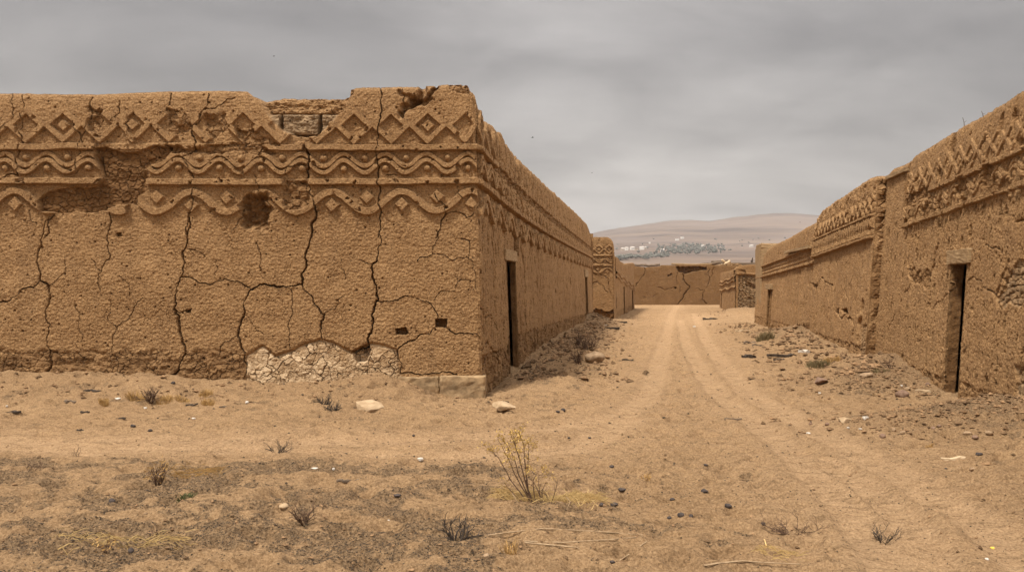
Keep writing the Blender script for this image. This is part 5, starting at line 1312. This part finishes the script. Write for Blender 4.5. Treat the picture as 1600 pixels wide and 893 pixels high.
def tuft(px, py, wpx, hpx, label, seed, mat=None, n=160, group='dry grass clumps', lean=.5, name='grass_clump'):
    rg_ = random.Random(seed); b = at(px, py); k = b.y / F; m = MB()
    for i in range(n):
        a = rg_.uniform(0, 6.28); rr = wpx * k * .5 * math.sqrt(rg_.random()) * .75
        x, y = b.x + math.cos(a) * rr, b.y + math.sin(a) * rr * .8; z = gz(x, y) - .012
        H = hpx * k * rg_.uniform(.35, 1.05) * (1 - .5 * rr / (wpx * k * .5))
        d_ = Vector((math.cos(a) * lean * rg_.uniform(0, 1) + rg_.uniform(-.3, .3), math.sin(a) * lean * rg_.uniform(0, 1) + rg_.uniform(-.3, .3), 1)) * H
        m.blade((x, y, z), Vector((x, y, z)) + d_, rg_.uniform(.0012, .0028) * (1 + b.y / 14), (rg_.uniform(-.02, .02), rg_.uniform(-.02, .02), .01))
    return tag(m.build(name, mat or M_DRYGRASS), label, 'grass clump', group)
# the yellow flowering bush in the foreground
bz = at(832, 786); e = empty('yellow_bush', bz, 'slender yellow leaved bush with dark bare stems standing in straw', 'bush')
k = bz.y / F; rg_ = random.Random(3)
def ZP(x, y, dy=0): return P_at(bz, 760 + x / 5.956, 670 + y / 5.956, 832, 786, dy)
stems = [((430, 690), (350, 460), (300, 240), (230, 40)), ((400, 660), (290, 470), (210, 280), (110, 90)), ((350, 640), (220, 470), (110, 270), (40, 210)), ((390, 600), (362, 330), (350, 150), (295, 10)), ((420, 650), (370, 500), (390, 300), (390, 120)),
         ((400, 650), (300, 420), (240, 240), (160, 130)), ((410, 650), (330, 380), (270, 150), (250, 90)), ((510, 660), (490, 560), (488, 460)), ((520, 660), (520, 560), (548, 480)), ((600, 700), (640, 580), (668, 460)), ((590, 690), (560, 620), (420, 520)), ((500, 650), (470, 540), (400, 450)),
         ((340, 680), (230, 590), (180, 520)), ((450, 640), (430, 480), (470, 400))]
sm = MB(); lm = MB(); tips = []
for i, st in enumerate(stems):
    dy = rg_.uniform(-.10, .10); n_ = len(st)
    pts = [ZP(x, y, dy * j / (n_ - 1)) for j, (x, y) in enumerate(st)]
    fine_ = [pts[0]]
    for a, b in zip(pts[:-1], pts[1:]):
        for t in (1 / 3, 2 / 3, 1): fine_.append(a.lerp(b, t) + Vector((rg_.uniform(-1, 1), rg_.uniform(-1, 1), rg_.uniform(-1, 1))) * .004)
    r0 = .0055 if i < 7 else .0042
    sm_ = MB(); sm_.tube(fine_, [max(r0 * (1 - .75 * j / len(fine_)), .0009) for j in range(len(fine_))], 5)
    for j in range(3, len(fine_)):
        if i < 7 or rg_.random() < .4:
            for _ in range(2):
                d_ = Vector((rg_.uniform(-1, 1), rg_.uniform(-1, 1), rg_.uniform(.1, 1.1)))
                branch(sm_, rg_, fine_[j], d_, rg_.uniform(.03, .085), .0013, 1 if j > 5 else 0, 1, .3, tips if j > 4 else None)
    sm_.build('stem', M_TWIG, e)
    if i < 7:
        for j in range(5, len(fine_)): tips += [(fine_[j], Vector((0, 0, 1)))] * 2
for _ in range(750):
    t, d_ = rg_.choice(tips); q = t + Vector((rg_.gauss(0, 1), rg_.gauss(0, 1), rg_.gauss(0, 1))) * .011
    s_ = rg_.uniform(.0045, .009); lm.blade(q, q + Vector((rg_.uniform(-1, 1), rg_.uniform(-1, 1), rg_.uniform(-.4, 1))).normalized() * s_ * 2.4, s_ * .55)
lm.build('leaves', M_LEAF, e)
for (a, b, c) in (((560, 730), (610, 800), (690, 885)), ((470, 720), (490, 770), (510, 810)), ((345, 700), (330, 730), (310, 760)), ((610, 690), (640, 650), (700, 655)), ((240, 590), (290, 660), (330, 690)), ((740, 620), (775, 655), (740, 720))):
    rm = MB(); rm.tube([ZP(*a, -.02), ZP(*b, -.05) , ZP(*c, -.08)], [.0035, .003, .002], 5); rm.build('root', M_TWIGPALE, e)
def straw(px0, py0, px1, py1, n, label, seed, L=.14, mat=None, name='straw', H=.03):
    rg_ = random.Random(seed); m = MB()
    for _ in range(n):
        t = rg_.random(); px = px0 + (px1 - px0) * t; py = (py0 + py1) / 2 + (py1 - py0) * rg_.gauss(0, .22)
        x, y = gxy(px, py); z = gz(x, y); a = rg_.gauss(0, .5) + (math.pi if rg_.random() < .5 else 0); l = L * rg_.uniform(.3, 1)
        x2, y2 = x + math.cos(a) * l, y + math.sin(a) * l * .6
        z2 = gz(x2, y2) + rg_.uniform(0, H)
        m.blade((x, y, z + .006 + rg_.uniform(0, H * .5)), (x2, y2, z2 + .006), rg_.uniform(.0018, .0038), (0, 0, rg_.uniform(0, .02)))
    return tag(m.build(name, mat or M_STRAW), label, None, None, 'stuff')
straw(775, 786, 940, 804, 760, 'yellow straw lying round the foot of the yellow bush', 31, .13, H=.06)
straw(90, 864, 300, 884, 150, 'pale straw strewn on the gravel near the dry upright stem', 32, .13)
straw(265, 748, 345, 766, 150, 'straw beside the dry shrub on the gravel mound', 33, .12, M_DRYGRASS)
straw(1180, 862, 1250, 880, 60, 'straw under the sprawling twigs', 34, .12)
def stalk(pts, r, label, mat=M_TWIGPALE, name='dry_stalk', group='long dry stalks on the sand'):
    m = MB(); Q = []
    for (px, py) in pts:
        p = at(px, py); Q.append(p + Vector((0, 0, r * 1.5 + .004)))
    F_ = [Q[0]]
    for a, b in zip(Q[:-1], Q[1:]):
        for t in (.33, .67, 1): F_.append(a.lerp(b, t) + Vector((0, 0, .006 * random.Random(int(a.x * 999)).uniform(-.3, 1))))
    m.tube(F_, [r * (1 - .5 * i / len(F_)) for i in range(len(F_))], 5)
    return tag(m.build(name, mat), label, 'stalk', group)
stalk([(762, 838), (850, 828), (930, 832), (1005, 838)], .005, 'long dry stalk curving highest below the yellow bush')
stalk([(770, 846), (880, 850), (960, 850), (1004, 842)], .005, 'long dry stalk in the middle of the bundle below the yellow bush')
stalk([(820, 850), (900, 858), (960, 864), (1010, 848)], .006, 'long dry stalk bowed lowest below the yellow bush')
stalk([(1100, 886), (1160, 880), (1250, 884)], .006, 'pale stalk at the very front under the sprawling twigs')
stalk([(225, 808), (250, 800), (275, 806)], .005, 'pale bent stalk on the gravel right of the black round stone')
shrub(475, 818, 44, 44, 'bare reddish twig shrub standing in a sandy hollow of the gravel', 41, n=7, r=.005, depth=2, gnarl=.45)
shrub(714, 848, 60, 46, 'black stubby twigs sprouting from the front gravel', 42, M_CHAR, 8, .007, 1, 1.1, .5)
shrub(247, 756, 46, 42, 'dry brown shrub on the gravel mound beside straw', 43, n=8, r=.005, depth=2, leaf=M_DRYGRASS, nleaf=160)
tuft(290, 778, 30, 13, 'small dark green plant low on the gravel mound', 44, M_GREEN, 130, None, 1.2, 'green_plant')
shrub(45, 742, 60, 26, 'sprawling dark twigs on the mound near the picture edge', 45, n=7, r=.005, depth=2, spread=2.0)
shrub(432, 708, 60, 22, 'forked dead branch lying where the gravel meets the cross track', 46, M_CHAR, 5, .006, 2, 2.4, .3)
shrub(120, 712, 14, 22, 'two thin dark sprigs standing on the mound crest', 47, n=3, r=.003, depth=1)
shrub(165, 862, 26, 36, 'dry upright stem with tiny leaves at the straw', 48, M_TWIG, 3, .004, 1, .6, leaf=M_DRYGRASS, nleaf=60)
shrub(242, 842, 26, 34, 'lone thin stem on the sand strip of the mound', 49, M_TWIG, 2, .003, 1, .6)
shrub(1235, 832, 90, 26, 'sprawling dark twigs on the sand at the front', 50, n=9, r=.004, depth=2, spread=2.2)
shrub(1380, 845, 60, 16, 'low spread of black twigs farther along from the sprawling twigs', 51, M_CHAR, 9, .004, 2, 2.2)
shrub(520, 640, 26, 14, 'tangle of dark dead roots on the drift beside the flat pale slab', 52, M_CHAR, 16, .006, 2, 1.8, .5)
shrub(505, 628, 40, 12, 'tangle of black dead weed left of the dead roots on the drift', 53, M_CHAR, 18, .006, 2, 1.8, .5)
shrub(236, 626, 34, 32, 'dark twiggy shrub standing among the brown grass clumps', 54, n=9, r=.008, depth=2)
for i, (px, py, w, h, lab) in enumerate(((212, 624, 36, 22, 'brown grass clump before the dark twiggy shrub, biggest of its row'), (258, 626, 34, 15, 'brown grass clump hard against the dark twiggy shrub'), (286, 626, 32, 12, 'low brown grass clump third along the row'),
        (322, 618, 24, 16, 'olive tinged grass clump on the drift at the end of the row'), (325, 632, 24, 14, 'pale brown grass clump in front of the olive tinged one'), (162, 630, 16, 14, 'thin brown grass clump before the row starts'))):
    tuft(px, py, w, h, lab, 60 + i, M_DRYGRASS, 190)
tuft(798, 862, 30, 30, 'sparse dry grass tuft at the front left of the stalks', 70, M_DRYGRASS, 45)
shrub(835, 872, 14, 26, 'little dark forked twig between the front tuft and the stalks', 71, M_TWIG, 2, .004, 1)
tuft(1010, 750, 20, 16, 'faint dry tuft on the sand above the close pair of stones', 72, M_DRYGRASS, 22)
tuft(1453, 694, 14, 11, 'small brown tuft under the rubble heap', 73, M_DRYGRASS, 70)
shrub(903, 568, 22, 28, 'dry shrub with bent stems beside the boulder', 74, M_TWIG, 7, .010, 2, .8)
shrub(918, 546, 46, 20, 'low dark scrub behind the boulder', 75, M_TWIG, 14, .010, 2, 1.2, leaf=M_TWIG, nleaf=200)
shrub(903, 540, 14, 26, 'upright dark weed against the near building wall', 76, M_TWIG, 6, .010, 2, .6, leaf=M_TWIG, nleaf=100)
tuft(1196, 530, 36, 18, 'dark green scrub at the foot of the long low building', 77, M_OLIVE, 420)
tuft(1278, 572, 46, 16, 'dry olive grass clump by the wall foot near the leaning end', 78, M_OLIVE, 420)
tuft(1300, 568, 34, 14, 'dry yellow grass clump beside the olive one', 79, M_DRYGRASS, 260)
shrub(1391, 578, 26, 36, 'thin bare weed growing at the tall wall below its groove', 80, M_TWIG, 5, .006, 1, .8)
tuft(1375, 582, 40, 12, 'short dry grass at the tall wall round the bare weed', 81, M_OLIVE, 160)
for px, yy, dz, lab in ((1502, 11.9, .17, 'thin bent stem growing on top of the tall wall'), (1530, 11.2, .10, 'tiny dark sprig on top of the tall wall, near its higher end')):
    m = MB(); u_ = P_(px, 190)[0]; o_ = RO[:2] + RD * u_ - np.array(RN) * .33; z_ = float(topA(np.array([u_]))[0]) - .03
    m.tube([(o_[0], o_[1], z_), (o_[0] - .01, o_[1], z_ + dz * .6), (o_[0] - .03, o_[1], z_ + dz)], [.006, .004, .003], 4); m.tube([(o_[0] - .01, o_[1], z_ + dz * .5), (o_[0] + .03, o_[1], z_ + dz * .7)], [.003, .002], 4)
    tag(m.build('wall_weed', M_TWIG), lab, 'weed')
# ================================================================== distance
RIDGE = [(-3000, 12), (-600, 20), (300, 30), (700, 40), (850, 66), (930, 84), (985, 92), (1045, 101), (1075, 102.5), (1110, 101), (1150, 109), (1185, 113), (1212, 114.5), (1240, 113.5), (1275, 111), (1350, 102), (1500, 78), (1700, 48), (2300, 25), (4500, 12)]
def elev(px, Y):
    a = np.interp(Y, [600, 1150, 1700, 2300, 3300, 4600, 6000], [0, 38, 57, 74, 1, 1, 1])
    e = np.interp(px, *zip(*RIDGE))
    lowp = np.interp(Y, [600, 1150, 1700, 2300, 3300], [0, .50, .66, .80, 1.0]) * np.clip(e, 0, 84) + np.interp(Y, [600, 2300, 3300], [0, .0, 1.0]) * np.maximum(e - 84, 0)
    hi = np.interp(Y, [2200, 3300], [0, 1.0])
    return np.where(Y >= 3300, e * 3300 / Y, lowp * (1 - 0) )
kx = np.concatenate([axis(-2.4, -.2, .04)[:-1], axis(-.2, .7, .0035)[:-1], axis(.7, 3.0, .04)]); yy = np.concatenate([axis(520, 3300, 28)[:-1], axis(3300, 5200, 160)])
KX, YY = np.meshgrid(kx, yy, indexing='ij'); HX = KX * YY; PXH = 800 + KX * F
HZ = elev(PXH, YY) / F * YY + CAMZ * sst(520, 800, YY) - .6 * (1 - sst(520, 560, YY)) + sst(900, 2600, YY) * (9 * fbm(HX / 420, YY / 420, 601, 5) + 3 * fbm(HX / 120, YY / 120, 602, 3)) * sst(20, 70, np.interp(PXH, *zip(*RIDGE)))
idx = np.arange(HX.size).reshape(HX.shape); Fq = np.stack([idx[:-1, :-1], idx[1:, :-1], idx[1:, 1:], idx[:-1, 1:]], -1).reshape(-1, 4)
m, t, b = nt_new('hill_slopes'); q = N(t); vec = q.n('ShaderNodeTexCoord').outputs['Object']
c = q.mix(q.rng(q.noise(q.mapping(vec, (.4, 1, 1)), .006, 5, .65), .40, .60), (.075, .052, .04), (.15, .104, .075)); c = q.mix(q.rng(q.noise(q.mapping(vec, (.18, 1.2, .5)), .012, 4, .6), .5, .68, 0, .7), c, (.225, .158, .11))
c = q.mix(q.rng(q.noise(vec, .02, 4, .7), .55, .7, 0, .5), c, (.13, .105, .08))
c = q.mix(q.rng(q.noise(vec, .0022, 4, .6), .46, .62, 0, .55), c, (.17, .125, .10))
t.links.new(c, b.inputs['Base Color']); M_HILL = m
tag(link('hills', np_mesh('hills', np.stack([HX, YY, HZ], -1).reshape(-1, 3), Fq, None, True), M_HILL), kind='structure', label='bare brown hill with fields on its lower slope beyond the village')
def hill_point(px, py):
    """the point of the slope seen at a place of the photograph"""
    lo, hi = 620., 3290.; want = HOR - py
    for _ in range(40):
        mid = (lo + hi) / 2
        if float(elev(np.array(px), np.array(mid))) < want: lo = mid
        else: hi = mid
    Y_ = lo; X_ = (px - 800) / F * Y_
    i = np.searchsorted(kx, (px - 800) / F); j = np.searchsorted(yy, Y_)
    return Vector((X_, Y_, float(HZ[min(i, len(kx) - 1), min(j, len(yy) - 1)])))
# far wood that reads as one mass
ICO = bmesh.new(); bmesh.ops.create_icosphere(ICO, subdivisions=1, radius=1.0)
IV = np.array([v.co[:] for v in ICO.verts]); IF = np.array([[v.index for v in f.verts] for f in ICO.faces]); ICO.free()
rg_ = random.Random(77); tv = []; tf = []; n0 = 0
rr = np.random.default_rng(78)
def far_tree(p, h, w):
    global n0
    for _ in range(rg_.randint(2, 4)):
        c_ = np.array([p.x + rg_.uniform(-.4, .4) * w, p.y + rg_.uniform(-.4, .4) * w, p.z + h * rg_.uniform(.35, .75)])
        v_ = IV * rr.uniform(.7, 1.25, (len(IV), 1)) * np.array([w * .5, w * .5, h * .42]) * rg_.uniform(.6, 1.0) + c_
        tv.append(v_); tf.append(IF + n0); n0 += len(IV)
cnt = 0
while cnt < 210:
    px = rg_.gauss(1082, 26) if rg_.random() < .6 else rg_.uniform(1025, 1132); py = rg_.gauss(391 - (px - 1080) * .03, 3.6)
    lim = 402 - max(0, (px - 1000)) * .08
    if px < 1020 or px > 1135 or py > 402 - (px - 1030) * .06 or py < 383: continue
    far_tree(hill_point(px, py), rg_.uniform(3.5, 9.5), rg_.uniform(3, 7)); cnt += 1
cnt = 0
while cnt < 110:
    px = rg_.uniform(962, 1045); py = 404.5 - (px - 975) * .055 + rg_.gauss(0, 1.6)
    far_tree(hill_point(px, py), rg_.uniform(3, 6), rg_.uniform(4, 8)); cnt += 1
for _ in range(40):
    px = rg_.uniform(955, 1270); py = rg_.uniform(372, 398); far_tree(hill_point(px, py), rg_.uniform(3, 6), rg_.uniform(4, 7))
M_TREE = rough_material('far_trees', (.085, .085, .07), (.14, .135, .11), .4, 0, island=.3)
tag(link('distant_woodland', np_mesh('distant_woodland', np.concatenate(tv), np.concatenate(tf)), M_TREE), kind='stuff', label='grey green grove of trees round the village on the hill slope')
M_HWALL = rough_material('whitewash', (.60, .56, .50), (.78, .74, .68), .5, 0); M_HROOF = rough_material('far_roof', (.42, .36, .31), (.58, .53, .47), .5, 0); M_HTAN = rough_material('far_mud', (.36, .28, .21), (.46, .38, .30), .5, 0)
M_WIN = rough_material('far_window', (.04, .04, .045), (.07, .07, .08), 1, 0)
def far_house(px, py, w, d_, h, rot, label, mat, gable=True):
    p = hill_point(px, py); e = empty('village_house', p, label, 'house', 'village houses on the hill slope'); ca, sa = math.cos(rot), math.sin(rot)
    T = lambda x, y, z: (p.x + ca * x - sa * y, p.y + sa * x + ca * y, p.z + z)
    m = MB(); a, b_ = w / 2, d_ / 2
    m.add([T(-a, -b_, -2), T(a, -b_, -2), T(a, b_, -2), T(-a, b_, -2), T(-a, -b_, h), T(a, -b_, h), T(a, b_, h), T(-a, b_, h)], [(3, 2, 1, 0), (4, 5, 6, 7), (0, 1, 5, 4), (1, 2, 6, 5), (2, 3, 7, 6), (3, 0, 4, 7)]); m.build('wall', mat, e)
    m = MB(); o_ = .35; z0 = h + .02
    if gable: m.add([T(-a - o_, -b_ - o_, z0), T(a + o_, -b_ - o_, z0), T(a + o_, b_ + o_, z0), T(-a - o_, b_ + o_, z0), T(-a - o_, 0, h + d_ * .3), T(a + o_, 0, h + d_ * .3)], [(0, 3, 2, 1), (0, 1, 5, 4), (2, 3, 4, 5), (0, 4, 3), (1, 2, 5)])
    else: m.add([T(-a - o_, -b_ - o_, z0), T(a + o_, -b_ - o_, z0), T(a + o_, b_ + o_, z0), T(-a - o_, b_ + o_, z0), T(-a - o_, -b_ - o_, z0 + .4), T(a + o_, -b_ - o_, z0 + .4), T(a + o_, b_ + o_, z0 + .4), T(-a - o_, b_ + o_, z0 + .4)], [(3, 2, 1, 0), (4, 5, 6, 7), (0, 1, 5, 4), (1, 2, 6, 5), (2, 3, 7, 6), (3, 0, 4, 7)])
    m.build('roof', M_HROOF, e)
    m = MB()
    for x in np.arange(-a + 1.2, a - .8, 2.4): m.add([T(x, -b_ - .06, .9), T(x + .9, -b_ - .06, .9), T(x + .9, -b_ - .06, 2.1), T(x, -b_ - .06, 2.1), T(x, -b_ + .1, .9), T(x + .9, -b_ + .1, .9), T(x + .9, -b_ + .1, 2.1), T(x, -b_ + .1, 2.1)], [(0, 1, 2, 3), (1, 5, 6, 2), (4, 0, 3, 7), (3, 2, 6, 7), (4, 5, 1, 0)])
    m.build('window_row', M_WIN, e)
for i, (px, py, w, h, gb, mt, lab) in enumerate(((1058, 375.5, 13, 4.0, False, M_HWALL, 'long white flat building highest above the grove, first of its pair'), (1066, 374, 11, 4.5, False, M_HWALL, 'white building beside the long one highest above the grove'),
        (973, 391.5, 9, 3.5, True, M_HTAN, 'tan house at the start of the row before the grove'), (979, 391, 8, 3.5, True, M_HWALL, 'white gabled house second in the row before the grove'), (988, 390.5, 11, 4, True, M_HWALL, 'larger white gabled house in the row before the grove'),
        (994, 391, 8, 3.2, False, M_HTAN, 'low flat tan house after the larger white one'), (1003, 390, 12, 3.6, True, M_HWALL, 'long white gabled house at the row end towards the grove'), (1009, 389, 7, 3.5, True, M_HTAN, 'small tan house just before the grove starts'),
        (1015, 379, 6, 3, True, M_HWALL, 'lone small white house uphill of the row'), (1174, 387.5, 9, 4, True, M_HWALL, 'lone white house on the slope over the stone fronted ruin'), (1035, 393, 8, 3.4, True, M_HWALL, 'white house at the near edge of the grove'),
        (1052, 394, 7, 3.2, True, M_HTAN, 'tan house half hidden in the near edge of the grove'), (1098, 388, 7, 3.4, True, M_HWALL, 'white house among the trees at the far side of the grove'), (1128, 390, 8, 3, False, M_HTAN, 'flat tan house past the thin end of the grove'))):
    far_house(px, py, w * .8, 6, h, rg_.uniform(-.4, .4), lab, mt, gb)
# birds in flight
def bird(px, py, Y, span, label, bank):
    p = Vector(((px - 800) / F * Y, Y, CAMZ + (HOR - py) / F * Y)); e = empty('bird', p, label, 'bird', 'birds in flight'); s_ = span
    m = MB(); m.tube([p + Vector((-.45 * s_, 0, -.03 * s_)), p + Vector((-.2 * s_, 0, 0)), p, p + Vector((.2 * s_, 0, .02 * s_)), p + Vector((.32 * s_, 0, .03 * s_)), p + Vector((.38 * s_, 0, .02 * s_))], [.02 * s_, .07 * s_, .10 * s_, .08 * s_, .055 * s_, .01 * s_], 7)
    for sd in (-1, 1):
        a = p + Vector((.08 * s_, 0, .03 * s_)); w1 = Vector((.02 * s_, sd * .28 * s_, .16 * s_)); w2 = Vector((-.14 * s_, sd * .5 * s_, .10 * s_ + bank * sd * s_))
        c0, c1, c2 = a + Vector((.12 * s_, 0, 0)), a + w1 + Vector((.10 * s_, 0, 0)), a + w2
        d0, d1 = a - Vector((.14 * s_, 0, 0)), a + w1 - Vector((.13 * s_, 0, 0)); th = Vector((0, 0, .02 * s_))
        m.add([c0, c1, c2, d1, d0, c0 - th, c1 - th, c2 - th, d1 - th, d0 - th], [(0, 4, 3, 1), (1, 3, 2), (5, 6, 8, 9), (6, 7, 8), (0, 1, 6, 5), (1, 2, 7, 6), (2, 3, 8, 7), (3, 4, 9, 8)])
    m.build('body', M_DARK, e)
bird(428, 88, 90, .30, 'tiny dark bird high over the notched parapet', .1)
bird(832, 215, 70, .30, 'dark bird flying just past the corner of the decorated wall', -.1)
bird(925, 270, 110, .25, 'faint tiny bird low in the sky over the street gap', .05)
bird(1250, 347, 120, .22, 'speck of a bird against the far hill', .05)

# ================================================================== air, sky, light, camera
hz = MB(); x0, x1, y0, y1, z0, z1 = -9500, 9500, -400, 9800, -2.0, 460
hz.add([(x0, y0, z0), (x1, y0, z0), (x1, y1, z0), (x0, y1, z0), (x0, y0, z1), (x1, y0, z1), (x1, y1, z1), (x0, y1, z1)], [(3, 2, 1, 0), (4, 5, 6, 7), (0, 1, 5, 4), (1, 2, 6, 5), (2, 3, 7, 6), (3, 0, 4, 7)])
m = bpy.data.materials.new('dusty_air'); m.use_nodes = True; t = m.node_tree; t.nodes.clear()
out = t.nodes.new('ShaderNodeOutputMaterial'); v = t.nodes.new('ShaderNodeVolumePrincipled'); t.links.new(v.outputs[0], out.inputs['Volume'])
v.inputs['Color'].default_value = (.86, .85, .87, 1); v.inputs['Density'].default_value = HAZE; v.inputs['Anisotropy'].default_value = .2
tag(hz.build('haze', m), kind='stuff', label='thin dusty haze')

SUN_EL, SUN_AZ = R(62), R(228)     # azimuth of the sun from +Y, clockwise
w = bpy.data.worlds.new('World'); sc.world = w; w.use_nodes = True; t = w.node_tree; t.nodes.clear(); q = N(t)
out = t.nodes.new('ShaderNodeOutputWorld'); bg = t.nodes.new('ShaderNodeBackground'); t.links.new(bg.outputs[0], out.inputs[0]); bg.inputs['Strength'].default_value = .1
sky = t.nodes.new('ShaderNodeTexSky'); sky.sky_type = 'NISHITA'; sky.sun_disc = False; sky.sun_elevation = SUN_EL; sky.sun_rotation = SUN_AZ; sky.dust_density = 4
tc = q.n('ShaderNodeTexCoord').outputs['Generated']; sx = q.n('ShaderNodeSeparateXYZ'); t.links.new(tc, sx.inputs[0])
zz = q.math('MAXIMUM', sx.outputs[2], 0.0)
den = q.math('ADD', zz, .22); cx = q.math('DIVIDE', sx.outputs[0], den); cy = q.math('DIVIDE', sx.outputs[1], den)
cv = q.n('ShaderNodeCombineXYZ'); t.links.new(cx, cv.inputs[0]); t.links.new(cy, cv.inputs[1])
cl = q.noise(q.mapping(cv.outputs[0], (.95, 1.3, 1)), 1.6, 6, .55, .4)
cl2 = q.noise(q.mapping(cv.outputs[0], (.8, 1.7, 1)), 2.6, 5, .55, .4)
ramp = q.n('ShaderNodeValToRGB'); t.links.new(zz, ramp.inputs[0]); cr_ = ramp.color_ramp
for i, (p, c) in enumerate(SKY_RAMP):
    e_ = cr_.elements[i] if i < 2 else cr_.elements.new(p)
    e_.position = p; e_.color = (c, c, c, 1)
dn_ = q.n('ShaderNodeVectorMath', operation='DOT_PRODUCT'); t.links.new(tc, dn_.inputs[0]); gd_ = Vector(((1010 - 800) / F, 1, (446 - 235) / F)).normalized(); dn_.inputs[1].default_value = gd_
glow = q.rng(dn_.outputs['Value'], .93, 1.0, 0, 1, True)
dn2 = q.n('ShaderNodeVectorMath', operation='DOT_PRODUCT'); t.links.new(tc, dn2.inputs[0]); gd_ = Vector(((1480 - 800) / F, 1, (446 - 30) / F)).normalized(); dn2.inputs[1].default_value = gd_
dark = q.rng(dn2.outputs['Value'], .93, 1.0, 0, 1, True)
L = q.math('MULTIPLY', ramp.outputs[0], q.math('ADD', .66, q.math('ADD', q.math('MULTIPLY', q.rng(cl, .34, .66), .48), q.math('MULTIPLY', q.rng(cl2, .32, .68), .20))))
L = q.math('MULTIPLY', L, q.math('ADD', 1.0, q.math('SUBTRACT', q.math('MULTIPLY', glow, .50), q.math('MULTIPLY', dark, .14))))
ahead = q.math('MULTIPLY', q.rng(sx.outputs[1], .30, .76, 0, 1, True), q.rng(zz, .65, .3, 0, 1, True))
L = q.math('MULTIPLY', L, q.math('SUBTRACT', 1.0, q.math('MULTIPLY', ahead, .60)))
fill_right = q.math('MULTIPLY', q.rng(sx.outputs[0], .55, .95, 0, 1, True), q.rng(sx.outputs[1], .75, .4, 0, 1, True))  # added brightness in the unseen sky at right, to light the left side wall
L = q.math('MULTIPLY', L, q.math('ADD', 1.0, q.math('MULTIPLY', fill_right, 2.8)))
L = q.math('MULTIPLY', L, SKY_GAIN * 10)
warm = q.mix(q.rng(zz, 0, .3), (1.0, .915, .81), (1.0, .945, .905))
x = q.n('ShaderNodeVectorMath', operation='SCALE'); t.links.new(warm, x.inputs[0]); t.links.new(L, x.inputs['Scale'])
t.links.new(q.mix(.97, sky.outputs[0], x.outputs[0]), bg.inputs['Color'])

sl = bpy.data.lights.new('sun', 'SUN'); sl.energy = SUN_E; sl.angle = R(10); sl.color = (1, .95, .87)
so = bpy.data.objects.new('sun', sl); COL.objects.link(so)
sd_ = Vector((math.sin(SUN_AZ) * math.cos(SUN_EL), math.cos(SUN_AZ) * math.cos(SUN_EL), math.sin(SUN_EL)))
so.rotation_euler = sd_.to_track_quat('Z', 'Y').to_euler()
cam = bpy.data.cameras.new('camera'); cam.lens = 28; cam.sensor_width = 36; cam.clip_end = 30000; cam.clip_start = .05
co = bpy.data.objects.new('camera', cam); COL.objects.link(co); co.location = (0, 0, CAMZ); co.rotation_euler = (R(90), 0, 0); sc.camera = co
vs = sc.view_settings; vs.view_transform = 'Standard'; vs.look = 'None'; vs.exposure = EXPO; vs.gamma = 1; vs.use_curve_mapping = False
sc.cycles.max_bounces = 6; sc.cycles.diffuse_bounces = 3; sc.cycles.volume_bounces = 0; sc.cycles.use_denoising = True
